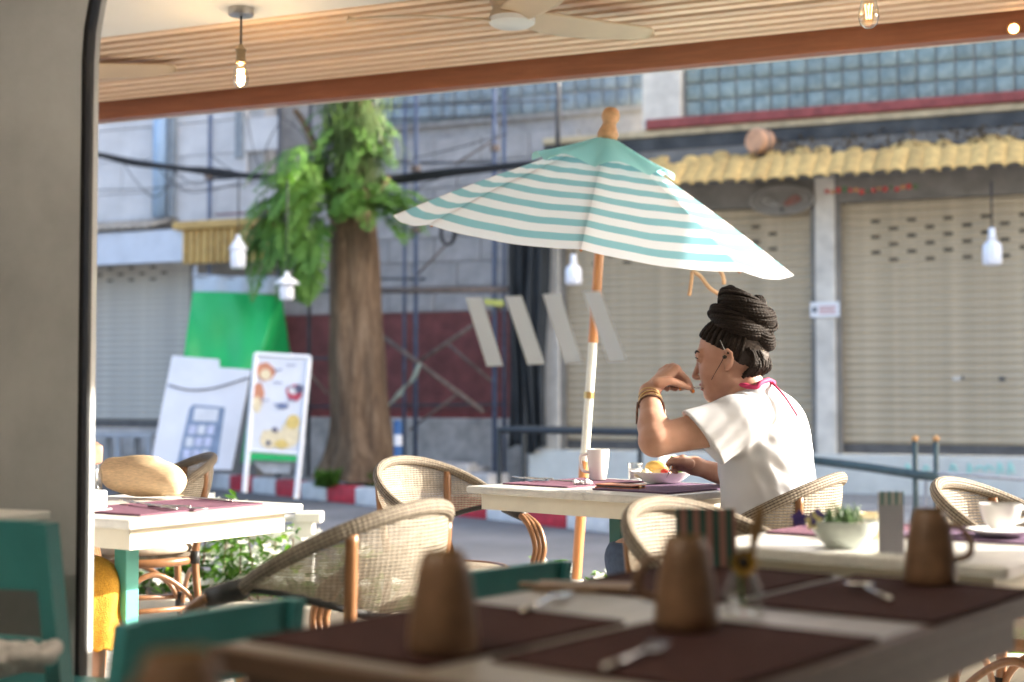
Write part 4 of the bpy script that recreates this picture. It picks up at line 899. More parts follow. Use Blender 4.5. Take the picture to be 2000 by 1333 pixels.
# ------------------------------------------------------------------ rattan chairs
def weave(name, c1, c2, gap, p=.0066, hole=.25):
    m, nt, b = base(name); out = nt.nodes['Material Output']
    uv = node(nt,'ShaderNodeUVMap'); sp = node(nt,'ShaderNodeSeparateXYZ'); nt.links.new(uv.outputs[0], sp.inputs[0])
    def wv(o, per, ph=0):
        a = node(nt,'ShaderNodeMath', operation='MULTIPLY', i_1=2*math.pi/per); nt.links.new(o, a.inputs[0])
        a2 = node(nt,'ShaderNodeMath', operation='ADD', i_1=ph); nt.links.new(a.outputs[0], a2.inputs[0])
        s = node(nt,'ShaderNodeMath', operation='SINE'); nt.links.new(a2.outputs[0], s.inputs[0]); return s.outputs[0]
    su, sv = wv(sp.outputs[0], p*1.5), wv(sp.outputs[1], p)
    au = node(nt,'ShaderNodeMath', operation='ABSOLUTE'); nt.links.new(su, au.inputs[0]); av = node(nt,'ShaderNodeMath', operation='ABSOLUTE'); nt.links.new(sv, av.inputs[0])
    m5 = node(nt,'ShaderNodeMath', operation='MULTIPLY_ADD', i_1=.5, i_2=.5); nt.links.new(au.outputs[0], m5.inputs[0]); mxm = node(nt,'ShaderNodeMath', operation='MULTIPLY'); nt.links.new(m5.outputs[0], mxm.inputs[0]); nt.links.new(av.outputs[0], mxm.inputs[1])
    nz = node(nt,'ShaderNodeTexNoise', i_Scale=55, i_Detail=4); nt.links.new(uv.outputs[0], nz.inputs['Vector'])
    st = ramp(nt, nz.outputs['Fac'], [(.3,c2),(.7,c1)])
    fac = node(nt,'ShaderNodeMapRange', i_1=.15, i_2=.62); nt.links.new(mxm.outputs[0], fac.inputs[0])
    mc = node(nt,'ShaderNodeMix', data_type='RGBA'); nt.links.new(fac.outputs[0], mc.inputs[0]); mc.inputs[6].default_value=(*gap,1); nt.links.new(st, mc.inputs[7])
    nt.links.new(mc.outputs[2], b.inputs['Base Color']); b.inputs['Roughness'].default_value=.6; b.inputs['Specular IOR Level'].default_value=.3
    bp = node(nt,'ShaderNodeBump', i_Strength=.6, i_Distance=.003); nt.links.new(mxm.outputs[0], bp.inputs['Height']); nt.links.new(bp.outputs[0], b.inputs['Normal'])
    al = node(nt,'ShaderNodeMath', operation='GREATER_THAN', i_1=hole); nt.links.new(mxm.outputs[0], al.inputs[0])
    t = node(nt,'ShaderNodeBsdfTranslucent'); nt.links.new(mc.outputs[2], t.inputs[0]); ms = node(nt,'ShaderNodeMixShader', i_0=.22); nt.links.new(b.outputs[0], ms.inputs[1]); nt.links.new(t.outputs[0], ms.inputs[2])
    tp_ = node(nt,'ShaderNodeBsdfTransparent'); m2 = node(nt,'ShaderNodeMixShader'); nt.links.new(al.outputs[0], m2.inputs[0]); nt.links.new(tp_.outputs[0], m2.inputs[1]); nt.links.new(ms.outputs[0], m2.inputs[2]); nt.links.new(m2.outputs[0], out.inputs[0])
weave('rattan_weave', (.48,.415,.33), (.34,.285,.215), (.065,.05,.04), .0155, .16)
weave('rattan_rim', (.40,.34,.27), (.26,.215,.16), (.07,.05,.04), .017, -1)
wood('cane', (.30,.14,.06), (.17,.075,.032), 3, .35, (10,10,1.5), .3); mat('wrap_black', (.022,.021,.022), .5, .3, 60); mat('cushion_tan', (.50,.42,.33), .9, .12, 30, .3, 200)
def rim(ph): 
    c = math.cos(ph); zz = .815-.165*((1-c)/1.37)**1.0
    return Vector((-.02-.265*c, .285*math.sin(ph), zz))
PH = R(112)
def make_chair(name, label, cushion=False):
    o = thing(name, label, 'chair', group='woven rattan armchairs on the terrace')
    rp = [rim(-PH+2*PH*i/64) for i in range(65)]
    MB().tube(rp, [.017]*65, 12).build('rim', 'rattan_rim', o, True)
    def low(ph):
        r_ = rim(ph); f_ = max(0, math.cos(ph/PH*math.pi/2))**.75; zl = r_.z-(r_.z-.585)*f_
        k = 1-.17*f_; return Vector(((r_.x+.02)*k*1.0-.0, r_.y*k, zl))
    L_ = .85
    def shell(u, v):
        ph = -PH*.985+2*PH*.985*u; a = rim(ph); b2 = low(ph); q = a.lerp(b2, v); bulge = .02*math.sin(math.pi*v); d = Vector((q.x+.02, q.y, 0)); d = d.normalized() if d.length > 1e-4 else d
        return q+d*bulge
    mb = MB(); n1, n2 = 64, 16; vs_ = []; uv = []
    for i in range(n1+1):
        for j in range(n2+1):
            q = shell(i/n1, j/n2); vs_.append(q); uv.append((i/n1*L_, .815-q.z))
    mb.add(vs_, [(i*(n2+1)+j,(i+1)*(n2+1)+j,(i+1)*(n2+1)+j+1,i*(n2+1)+j+1) for i in range(n1) for j in range(n2)], uv); mb.build('backrest', 'rattan_weave', o, True)
    MB().tube([low(-PH*.985+2*PH*.985*i/64) for i in range(65)], .009, 8).build('piping', 'wrap_black', o, True)
    # seat
    def seat(u, v): a = u*2*math.pi; r_ = v; return Vector((.015+.225*r_*math.cos(a), .225*r_*math.sin(a), .452+.006*(1-v*v)))
    mb = MB(); n1, n2 = 40, 8; vs_ = []; uv = []
    for i in range(n1+1):
        for j in range(n2+1): q = seat(i/n1, j/n2); vs_.append(q); uv.append((q.x+1, q.y+1))
    mb.add(vs_, [(i*(n2+1)+j,(i+1)*(n2+1)+j,(i+1)*(n2+1)+j+1,i*(n2+1)+j+1) for i in range(n1) for j in range(n2)], uv); mb.build('seat', 'rattan_weave', o, True)
    MB().tube([(.015+.23*math.cos(t*math.pi/20), .23*math.sin(t*math.pi/20), .442) for t in range(40)], .016, 10, closed=True).build('seat_ring', 'cane', o, True)
    if cushion: MB().lathe([(0,.466),(.2,.468),(.228,.474),(.236,.488),(.226,.503),(.18,.51),(0,.512)], 36, (.015,0,0)).build('cushion', 'cushion_tan', o, True)
    for s in (-1,1):
        ph = R(44)*s; t_ = rim(ph); mb = MB(); mb.tube(spline([(t_.x-.015,t_.y*1.03,0),(t_.x*.9,t_.y*.97,.25),(t_.x*.82,t_.y*.86,.45),(t_.x*.93,t_.y*.95,.62),(t_.x*1.0+.004,t_.y*1.0,t_.z-.012)],5), .0165, 10); mb.build('rear_leg', 'cane', o, True)
        mb = MB(); mb.tube([(t_.x*.82,t_.y*.86,.43),(t_.x*.82,t_.y*.86,.475)], .021, 10); mb.build('binding', 'wrap_black', o, True)
        e = rim(PH*s); d = Vector((.95,0,-.22)).normalized()
        mb = MB(); mb.tube([e-d*.01, e+d*.05, e+d*.11], [.0215,.0225,.022], 12); mb.build('arm_wrap', 'wrap_black', o, True)
        fl = MB()
        for k in (-1,0,1):
            q = e+d*.10+Vector((0,k*.013,0)); fl.tube(spline([q,(q.x+.06,q.y,q.z-.035),(q.x+.095,q.y,q.z-.10),(q.x+.085,q.y*.98,.47),(q.x+.05,q.y*.92,.36),(q.x+.04,s*.225+k*.012,.2),(q.x+.06,s*.23+k*.012,0)] if k == 0 else [q,(q.x+.06+k*.012,q.y,q.z-.035),(q.x+.095+k*.012,q.y,q.z-.10),(q.x+.085+k*.01,q.y*.98,.47),(q.x+.055,q.y*.93,.38)],6), .0125, 8)
        fl.build('arm_canes', 'cane', o, True)
        fx = e.x+.15
        mb = MB(); mb.tube([(fx+.0,s*.245,.41),(fx+.0,s*.25,.455)], .026, 10); mb.build('binding', 'wrap_black', o, True)
        bx = t_.x*.9
        mb = MB(); mb.tube(spline([(fx,s*.23,.24),(fx-.06,s*.235,.33),((fx+bx)/2,s*.215,.40),(bx+.06,s*.18,.33),(bx,t_.y*.95,.24)],6), .011, 8); mb.build('arch_brace', 'cane', o, True)
        mb = MB(); mb.tube([(fx,s*.23,.27),(bx,t_.y*.95,.27)], .010, 8); mb.build('stretcher', 'cane', o, True)
        for x_, y_ in ((fx-.002,s*.228),(bx,t_.y*.95)):
            mb = MB(); mb.tube([(x_,y_,.215),(x_,y_,.29)], .021, 10); mb.build('binding', 'wrap_black', o, True)
    for x_, w_ in ((.215,.22),(-.2,.175)): MB().tube(spline([(x_,-w_,.25),(x_,-w_*.6,.34),(x_,0,.39),(x_,w_*.6,.34),(x_,w_,.25)],6), .011, 8).build('arch_brace', 'cane', o, True)
    return o
ch0 = make_chair('rattan_chair', 'rattan armchair seen from behind beside the straw bag table'); ch1 = make_chair('rattan_chair', 'rattan armchair with a tan cushion behind the straw bag table', True)
def put(o, x, y, fx, fy, label=None):
    o.location = (x, y, 0); o.rotation_euler = (0,0,math.atan2(fy, fx))
    if label: o['label'] = label
    return o
for q_ in (ch0, ch1): q_.scale = (.83,.83,.985)
put(ch0, -.375, 3.05, -.85, .53)
put(ch1, -1.34, 5.25, -.9, -.44)
put(copy_tree(ch0), -.22, 4.88, .73, -.69, 'empty sunlit rattan armchair facing the table with the mug')
CHW = put(copy_tree(ch0), .70, 4.07, -.88, .48, 'rattan armchair the woman in the white shirt sits on')
put(copy_tree(ch0), .47, 2.84, .73, -.69, 'rattan armchair behind the striped menu card facing the succulent bowl')
put(copy_tree(ch0), 1.31, 3.58, .76, -.65, 'rattan armchair behind the white coffee cup')
# ------------------------------------------------------------------ implicit surfaces for bodies
def v3(p): return np.array([p[0], p[1], p[2]], np.float32)
def rcone(p, a, b, r1, r2):
    a, b = v3(a), v3(b); ba = b-a; l2 = float(ba@ba); rr = r1-r2; a2 = max(l2-rr*rr, 1e-9); il2 = 1/l2
    pa = p-a; y = pa@ba; z = y-l2; xv = pa*l2-ba[None,:]*y[:,None]; x2 = (xv*xv).sum(1); y2 = y*y*l2; z2 = z*z*l2
    k = np.sign(rr)*rr*rr*x2
    d = (np.sqrt(np.maximum(x2*a2*il2,0))+y*rr)*il2-r1
    c1 = np.sign(z)*a2*z2 > k; c2 = np.sign(y)*a2*y2 < k
    d = np.where(c2, np.sqrt(x2+y2)*il2-r1, d); d = np.where(c1, np.sqrt(x2+z2)*il2-r2, d); return d.astype(np.float32)
def ell(p, c, r, ax=None):
    q = p-v3(c)
    if ax is not None: q = q@np.array([[*a] for a in ax], np.float32).T
    r = np.array(r, np.float32); k0 = np.sqrt(((q/r)**2).sum(1)); k1 = np.sqrt(((q/(r*r))**2).sum(1)); return k0*(k0-1)/np.maximum(k1,1e-6)
def sph(p, c, r): return np.sqrt(((p-v3(c))**2).sum(1))-r
def smin(a, b, k): h = np.maximum(k-np.abs(a-b),0)/k; return np.minimum(a,b)-h*h*k*.25
def smax(a, b, k): return -smin(-a,-b,k)
def sdf_mesh(fn, lo, hi, h, name, mats, parent=None, levels=(8,2,1), pick=None):
    lo = np.array(lo, np.float32); hi = np.array(hi, np.float32); c0 = levels[0]
    n = np.ceil((hi-lo)/(h*c0)).astype(int)+1
    g = np.stack(np.meshgrid(*[np.arange(k) for k in n], indexing='ij'), -1).reshape(-1,3); cur = c0
    for li, sz in enumerate(levels):
        if sz != cur:
            m = cur//sz; o = np.stack(np.meshgrid(*[np.arange(m)]*3, indexing='ij'), -1).reshape(-1,3)
            g = (g[:,None,:]*m+o[None]).reshape(-1,3); cur = sz
        if sz > 1:
            ctr = lo+(g+.5)*(h*sz); d = fn(ctr.astype(np.float32)); g = g[np.abs(d) < .87*h*sz*1.35+h]
    # corners
    off = np.array([[i,j,k] for i in (0,1) for j in (0,1) for k in (0,1)]); nn = (n*c0+3).astype(np.int64)
    key = lambda a: (a[...,0].astype(np.int64)*nn[1]+a[...,1])*nn[2]+a[...,2]
    cor = g[:,None,:]+off[None]; ck = key(cor); uk, inv = np.unique(ck.ravel(), return_inverse=True)
    pts = np.stack([uk//(nn[1]*nn[2]), (uk//nn[2])%nn[1], uk%nn[2]], -1); dv = fn((lo+pts*h).astype(np.float32)); cd = dv[inv].reshape(-1,8)
    s = cd < 0; act = s.any(1) & ~s.all(1); g = g[act]; cd = cd[act]; s = s[act]
    edges = [(0,1),(2,3),(4,5),(6,7),(0,2),(1,3),(4,6),(5,7),(0,4),(1,5),(2,6),(3,7)]
    acc = np.zeros((len(g),3)); cnt = np.zeros(len(g))
    for a, b in edges:
        cr_ = s[:,a] != s[:,b]; t = np.where(cr_, cd[:,a]/(cd[:,a]-cd[:,b]+1e-12), 0)
        q = off[a]+(off[b]-off[a])*t[:,None]; acc += np.where(cr_[:,None], q, 0); cnt += cr_
    V = lo+(g+acc/cnt[:,None])*h
    gk = key(g); order = np.argsort(gk); sk = gk[order]; F = []
    def find(a):
        k = key(a); i = np.searchsorted(sk, k); i = np.clip(i,0,len(sk)-1); ok = sk[i] == k; return order[i], ok
    for axis, (ca, cb) in enumerate(((0,4),(0,2),(0,1))):
        o1, o2 = [np.eye(3,dtype=int)[k] for k in range(3) if k != axis]
        m = s[:,ca] != s[:,cb]; gg = g[m]; sg = s[m,ca]
        i0, k0 = find(gg); i1, k1 = find(gg-o1); i2, k2 = find(gg-o1-o2); i3, k3 = find(gg-o2); ok = k0&k1&k2&k3
        f = np.stack([i0,i1,i2,i3],-1)[ok]; fl = sg[ok] ^ (axis == 1); f[fl] = f[fl][:,::-1]; F.append(f)
    F = np.concatenate(F)
    me = bpy.data.meshes.new(name); me.from_pydata(V.tolist(), [], F.tolist())
    for m_ in (mats if isinstance(mats,(list,tuple)) else [mats]): me.materials.append(MATS[m_])
    me.polygons.foreach_set('use_smooth', [True]*len(F))
    if pick is not None: me.polygons.foreach_set('material_index', pick(V[F].mean(1)).astype(int).tolist())
    bm = bmesh.new(); bm.from_mesh(me); bmesh.ops.recalc_face_normals(bm, faces=bm.faces); bm.to_mesh(me); bm.free(); me.update()
    return link(name, me, parent)
def skinmat(name, c, c2):
    m, nt, b = base(name); tc = node(nt,'ShaderNodeTexCoord'); nz = node(nt,'ShaderNodeTexNoise', i_Scale=26, i_Detail=6); nt.links.new(tc.outputs['Object'], nz.inputs['Vector'])
    nt.links.new(ramp(nt, nz.outputs['Fac'], [(.3,c2),(.7,c)]), b.inputs['Base Color']); b.inputs['Roughness'].default_value=.5; b.inputs['Specular IOR Level'].default_value=.35
    b.inputs['Subsurface Weight'].default_value=.12; b.inputs['Subsurface Radius'].default_value=(1,.35,.2); b.inputs['Subsurface Scale'].default_value=.012
    n2 = node(nt,'ShaderNodeTexNoise', i_Scale=420, i_Detail=3); nt.links.new(tc.outputs['Object'], n2.inputs['Vector']); bp = node(nt,'ShaderNodeBump', i_Strength=.12, i_Distance=.002); nt.links.new(n2.outputs['Fac'], bp.inputs['Height']); nt.links.new(bp.outputs[0], b.inputs['Normal'])
skinmat('skin_tan', (.50,.29,.215), (.42,.225,.16)); mat('lip_rose', (.34,.10,.085), .4, .1, 40); skinmat('skin_pale', (.46,.26,.19), (.40,.21,.15))
mat('braid_dark', (.010,.007,.006), .55, .5, 160, .5, 260, spec=.1, c2=(.024,.016,.012)); mat('scalp_skin', (.032,.020,.015), .7, .3, 60)
mat('scalp_hair', (.012,.009,.008), .6, .5, 120, .6, 220, spec=.2)
m, nt, b = base('cotton_white'); out = nt.nodes['Material Output']; b.inputs['Base Color'].default_value=(.55,.56,.60,1); b.inputs['Roughness'].default_value=.85; b.inputs['Specular IOR Level'].default_value=.15
tc = node(nt,'ShaderNodeTexCoord'); n2 = node(nt,'ShaderNodeTexNoise', i_Scale=900, i_Detail=2); nt.links.new(tc.outputs['Object'], n2.inputs['Vector']); bp = node(nt,'ShaderNodeBump', i_Strength=.15, i_Distance=.001); nt.links.new(n2.outputs['Fac'], bp.inputs['Height']); nt.links.new(bp.outputs[0], b.inputs['Normal'])
mat('denim', (.06,.09,.16), .85, .2, 60, .2, 300); mat('lanyard_pink', (.50,.03,.12), .7, .15, 60); mat('bead_gold', (.62,.44,.22), .35, .2, 80, metal=.7); mat('bead_brown', (.16,.08,.05), .5, .3, 80)
mat('steel', (.62,.62,.62), .22, .05, 40, metal=1); mat('eye_white', (.75,.72,.7), .2); mat('eye_dark', (.02,.014,.01), .1); mat('nail_orange', (.75,.25,.06), .25, .05, 20)

# ------------------------------------------------------------------ the woman at the table
WO = Vector((.73, 4.09, 0)); wm = thing('person', 'person with braided bun and white T-shirt eating at the table', 'person', WO)
def G(px, py, Y): return P(px, py, Y)-WO
hf = Vector((-.88,.475,0)).normalized(); hl = Vector((-hf.y, hf.x, 0)); AXT = (hf, hl, Vector((0,0,1)))
if hl.y > 0: raise RuntimeError('left axis')
NB = G(1464,770,4.12); HIP = G(1512,1085,4.10); CH = G(1494,885,4.10); BE = G(1505,990,4.10); UB = G(1490,828,4.12)
SL = G(1436,826,3.965); EL = G(1279,861,3.90); WL_ = G(1268,768,4.05); SR = UB-hl*.16+Vector((0,0,-.0)); ER = G(1480,950,4.44); WR = G(1356,910,4.36)
HC = G(1425,703,4.13)
f_ = Vector((-.955,.295,0)).normalized(); pit = R(-4); hl_ = Vector((-f_.y, f_.x, 0)); hF = (f_*math.cos(pit)+Vector((0,0,1))*math.sin(pit)); hU = (Vector((0,0,1))*math.cos(pit)-f_*math.sin(pit)); hL = hl_
def H(f, l, u): return HC+hF*f+hL*l+hU*u
AXH = (hF, hL, hU)
KN = {}
for s in (1,-1):
    k0 = HIP+hl*(.085*s)+Vector((0,0,-.02)); k1 = HIP+hf*.41+hl*(.10*s)+Vector((0,0,-.02)); k2 = k1+hf*(-.02)+hl*(.0)+Vector((0,0,-(k1.z-.10))); KN[s] = (k0,k1,k2)
def hand_prims(W, dirp, palmn, spec):
    pass
# left hand (raised, holding the fork) joints
LH = dict(mc=[G(1321,722,4.075), G(1314,719,4.098), G(1305,721,4.118), G(1294,727,4.134)],
          pip=[G(1341,741,4.09), G(1336,742,4.118), G(1325,746,4.135), G(1310,750,4.148)],
          dip=[G(1348,754,4.098), G(1335,757,4.122), G(1319,760,4.128), G(1303,761,4.135)],
          tip=[G(1353,765,4.104), G(1329,760,4.112), G(1310,758,4.112), G(1295,757,4.12)],
          th=[G(1284,748,4.035), G(1308,744,4.04), G(1330,751,4.065), G(1344,758,4.088)])
RH = dict(mc=[G(1333,897,4.335), G(1330,901,4.355), G(1330,907,4.37), G(1333,913,4.38)],
          pip=[G(1316,897,4.325), G(1312,905,4.345), G(1314,912,4.36), G(1319,917,4.37)],
          dip=[G(1309,901,4.325), G(1307,909,4.332), G(1310,916,4.345), G(1316,921,4.357)],
          tip=[G(1304,907,4.325), G(1312,913,4.325), G(1316,919,4.335), G(1322,923,4.347)],
          th=[G(1346,906,4.325), G(1334,902,4.308), G(1320,901,4.305), G(1308,903,4.312)])
def hand_sdf(p, W, D):
    d = sph(p, W, .026)
    for i, m_ in enumerate(D['mc']):
        d = smin(d, rcone(p, W, m_, .020, .0125), .012)
    for i in range(3): d = smin(d, rcone(p, D['mc'][i], D['mc'][i+1], .0125, .0115), .008)
    fs = (.0092,.0095,.0090,.0078)
    for i in range(4):
        r = fs[i]; f = np.minimum(rcone(p, D['mc'][i], D['pip'][i], r+.0015, r), np.minimum(rcone(p, D['pip'][i], D['dip'][i], r, r*.9), rcone(p, D['dip'][i], D['tip'][i], r*.9, r*.72))); d = smin(d, f, .004)
    t = D['th']; f = np.minimum(rcone(p, t[0], t[1], .017, .0125), np.minimum(rcone(p, t[1], t[2], .0122, .0105), rcone(p, t[2], t[3], .0105, .0078))); return smin(d, f, .006)
def head_sdf(p):
    d = ell(p, H(-.012,0,.036), (.097,.075,.088), AXH)
    d = smin(d, ell(p, H(.028,0,-.028), (.062,.058,.085), AXH), .03)
    for s in (1,-1):
        d = smin(d, rcone(p, H(-.008,.050*s,-.052), H(.052,.014*s,-.096), .017,.017), .03)
        d = smin(d, ell(p, H(.048,.036*s,-.034), (.032,.026,.032), AXH), .02)
        d = smin(d, rcone(p, H(.078,.042*s,.024), H(.088,.008*s,.022), .010,.010), .014)
        d = smax(d, -sph(p, H(.100,.033*s,.007), .0165), .012)
        d = smin(d, ell(p, H(.080,.033*s,.006), (.012,.0155,.0105), AXH), .004)
    d = smin(d, ell(p, H(.058,0,-.098), (.021,.021,.017), AXH), .018)
    d = smin(d, rcone(p, H(.084,0,.012), H(.106,0,-.040), .0062,.0082), .007)
    d = smin(d, ell(p, H(.097,0,-.046), (.012,.0145,.007), AXH), .005)
    d = smin(d, ell(p, H(.078,0,-.068), (.014,.026,.0085), AXH), .008)
    d = smin(d, ell(p, H(.086,0,-.0665), (.0085,.019,.0055), AXH), .003)
    d = smin(d, ell(p, H(.083,0,-.0790), (.0085,.017,.0062), AXH), .003)
    d = smax(d, -ell(p, H(.096,0,-.0725), (.012,.015,.002), AXH), .003)
    for s in (1,-1):     # ears
        e = ell(p, H(-.006,.077*s,-.002), (.017,.007,.028), AXH); e = smax(e, -ell(p, H(.000,.084*s,.001), (.0095,.007,.0185), AXH), .005)
        arc = [H(.007,.080*s,.008),H(.003,.084*s,.022),H(-.009,.086*s,.026),H(-.019,.086*s,.016),H(-.020,.084*s,.0),H(-.014,.081*s,-.016),H(-.003,.078*s,-.027)]
        for a, b2 in zip(arc[:-1], arc[1:]): e = smin(e, rcone(p, a, b2, .0042,.0042), .003)
        e = smin(e, sph(p, H(-.001,.078*s,-.028), .0065), .004); d = smin(d, e, .005)
    return d
def body_sdf(p):
    d = ell(p, HIP, (.145,.172,.125), AXT)
    d = smin(d, ell(p, BE, (.122,.145,.15), AXT), .06); d = smin(d, ell(p, CH, (.118,.152,.15), AXT), .06); d = smin(d, ell(p, UB, (.098,.15,.085), AXT), .05)
    for s in (1,-1):
        a, b2, c = KN[s]; d = smin(d, rcone(p, a, b2, .088,.058), .04); d = smin(d, rcone(p, b2, c, .055,.036), .02); d = smin(d, rcone(p, c+Vector((0,0,-.06))-hf*.02, c+hf*.15+Vector((0,0,-.075)), .034,.024), .03)
    d = smin(d, rcone(p, NB+Vector((0,0,-.02)), H(-.028,0,-.045), .062,.053), .035)
    d = smin(d, rcone(p, UB+hl*.03, SL, .075,.058), .05); d = smin(d, rcone(p, UB-hl*.03, SR, .075,.058), .05)
    d = smin(d, rcone(p, SL, EL, .056,.0425), .03); d = smin(d, rcone(p, SR, ER, .055,.041), .03)
    mL = EL.lerp(WL_, .3); mR = ER.lerp(WR, .3)
    d = smin(d, rcone(p, EL, mL, .040,.0395), .02); d = smin(d, rcone(p, mL, WL_, .0395,.0255), .02)
    d = smin(d, rcone(p, ER, mR, .039,.038), .02); d = smin(d, rcone(p, mR, WR, .038,.025), .02)
    d = smin(d, hand_sdf(p, WL_, LH), .014); d = smin(d, hand_sdf(p, WR, RH), .014)
    return smin(d, head_sdf(p), .018)
def local(c): return np.stack([((c-v3(HC))@v3(a)) for a in AXH], -1)
def pick_skin(c):
    q = local(c); up = (((q[:,0]-.087)/.012)**2+(q[:,1]/.0205)**2+((q[:,2]+.0665)/.0058)**2) < 1; lo_ = (((q[:,0]-.084)/.012)**2+(q[:,1]/.0185)**2+((q[:,2]+.0792)/.0066)**2) < 1
    return np.where(up | lo_, 1, 0)
sdf_mesh(body_sdf, (-.62,-.36,-.02), (.36,.52,1.36), .0034, 'body', ['skin_tan','lip_rose'], wm, (8,2,1), pick_skin)
# T-shirt
HEMp = G(1379,866,3.93); HEMn = Vector((-.80,-.10,-.60)).normalized()
rs_ = np.random.RandomState(5)
def wr(p, c, dirv, width, amp, lam, L):
    q = p-v3(c); dv = v3(Vector(dirv).normalized()); t = q@dv; perp = q-t[:,None]*dv; 
    r2 = (q*q).sum(1); nrm = v3(Vector(dirv).cross(Vector((.6,-.8,0))).normalized()); w_ = q@nrm
    return amp*np.sin(2*np.pi*w_/lam+t*9)*np.exp(-(w_/width)**2)*np.exp(-((t-L*.5)/L)**2)
def shirt_sdf(p):
    d = ell(p, HIP+Vector((0,0,.03)), (.155,.185,.13), AXT)
    d = smin(d, ell(p, BE, (.136,.160,.16), AXT), .06); d = smin(d, ell(p, CH, (.132,.166,.16), AXT), .06); d = smin(d, ell(p, UB, (.106,.152,.088), AXT), .05)
    d = smin(d, rcone(p, UB+hl*.03, SL+Vector((0,0,.004)), .084,.068), .05); d = smin(d, rcone(p, UB-hl*.03, SR, .084,.068), .05)
    d = smin(d, rcone(p, NB+Vector((0,0,-.05))-hf*.012, NB+Vector((.0,0,-.016))-hf*.015, .084,.066), .03)
    sl = rcone(p, SL+Vector((0,0,-.004)), HEMp+HEMn*.1, .069,.073)
    sl = smin(sl, rcone(p, SL, EL, .071,.058), .03)
    sr = rcone(p, SR, SR.lerp(ER,.75), .068,.07)
    f = wr(p, SL+Vector((.03,0,-.06)), (.75,.1,-.65), .09, .0013, .045, .16)+wr(p, SL+Vector((.0,0,-.10)), (.25,.1,-.95), .07, .0020, .04, .2)+wr(p, BE+hl*.12, (.8,.2,.5), .12, .0015, .06, .12)+wr(p, SL+Vector((.05,-.02,.02)), (.5,.1,.6), .06, .002, .03, .08)
    f += .0006*np.sin(p[:,0]*70+p[:,2]*43)*np.sin(p[:,2]*58-p[:,0]*20+p[:,1]*30)+.0009*np.sin(p[:,2]*31+p[:,0]*18+np.sin(p[:,0]*25)*1.2)*np.clip((.98-p[:,2])*3,0,1)
    d = d+f
    sf_ = wr(p, SL.lerp(HEMp,.5), (-.75,0,-.55), .1, .0010, .04, .12)
    cutl = ((p-v3(HEMp))@v3(HEMn)); sl = smax(sl+sf_, cutl, .004); armL = rcone(p, SL, EL, .050,.044); sl = smax(sl, -np.maximum(armL-.003, -(cutl+.03)), .003)
    cutr = ((p-v3(SR.lerp(ER,.55)))@v3((ER-SR).normalized())); sr = smax(sr, cutr, .004)
    d = smin(d, sl, .022); d = smin(d, sr, .022)
    # neckline
    nk = rcone(p, NB+Vector((0,0,.0))-hf*.002, H(-.02,0,-.05), .058,.064); nd = (p-v3(NB+hf*.01))@v3((Vector((0,0,1))*.86+hf*.5)); nk = np.maximum(nk, -(nd+.012)); d = smax(d, -nk, .006)
    d = smax(d, nd-.030, .006)
    return smax(d, -(p[:,2]-.49), .01)
sdf_mesh(shirt_sdf, (-.36,-.36,.44), (.36,.46,1.16), .0038, 't_shirt', 'cotton_white', wm)
def trouser_sdf(p):
    d = ell(p, HIP+Vector((0,0,-.015)), (.152,.182,.118), AXT)
    for s in (1,-1):
        a, b2, c = KN[s]; d = smin(d, rcone(p, a, b2, .096,.068), .04); d = smin(d, rcone(p, b2, c, .066,.052), .02)
    return np.maximum(d, p[:,2]-.60)
sdf_mesh(trouser_sdf, (-.62,-.36,.02), (.36,.46,.66), .008, 'trousers', 'denim', wm)
# eye, brow
for s in (1,-1):
    mb = MB(); mb.lathe([(0,-.0115),(.006,-.0098),(.0105,-.004),(.0115,0),(.0105,.004),(.006,.0098),(0,.0115)], 16, H(.0795,.033*s,.0055)); mb.build('eye', 'eye_white', wm, True)
    mb = MB(); mb.lathe([(0,-.0056),(.0052,0),(0,.0056)], 12, H(.0876,.0335*s,.0055)); mb.build('iris', 'eye_dark', wm, True)
    MB().tube([H(.0845,.047*s,.0085),H(.0915,.040*s,.0115),H(.0935,.032*s,.0122),H(.0905,.022*s,.0098)], [.0012,.0018,.0018,.001], 6).build('eyelid', 'eye_dark', wm, True)
    MB().tube([H(.0775,.054*s,.026),H(.0865,.044*s,.0305),H(.0915,.030*s,.0290),H(.0945,.017*s,.0260)], [.0014,.0032,.0038,.003], 6).build('eyebrow', 'scalp_hair', wm, True)
# hair: scalp cap, cornrow braids, nape braids, bun
def cap_sdf(p):
    q = local(p); f, l, u = q[:,0], q[:,1], q[:,2]
    d = ell(p, H(-.013,0,.037), (.1000,.0785,.0865), AXH); line = np.where(f > 0, .022+.62*f, .022+1.15*f)
    d = smax(d, line-u, .006); d = smin(d, smax(ell(p, H(-.078,0,-.004), (.034,.052,.042), AXH), -u-.046+0*f, .01), .02)
    return d+.0012*np.sin(u*420+f*130)*np.sin(f*380)
hr = sdf_mesh(cap_sdf, tuple(HC-Vector((.18,.18,.18))), tuple(HC+Vector((.18,.18,.18))), .0032, 'hair', 'scalp_skin', wm)
rb2 = random.Random(11)
def braid(mb, pts, r=.0058, per=.011, n=8, step=.0034):
    pts = [Vector(p) for p in pts]; L = [0]
    for a, b2 in zip(pts[:-1], pts[1:]): L.append(L[-1]+(b2-a).length)
    m_ = max(6, int(L[-1]/step)); ss = np.linspace(0, L[-1], m_); arr = np.array([tuple(p) for p in pts]); q = np.stack([np.interp(ss, L, arr[:,k]) for k in range(3)], -1); ph = rb2.random()*6
    mb.tube([tuple(x) for x in q], [r*(.96+.14*math.sin(2*math.pi*s_/per+ph)) for s_ in ss], n)
mb = MB(); CC = (-.013,0,.037); RAD = (.1015,.0800,.0880)
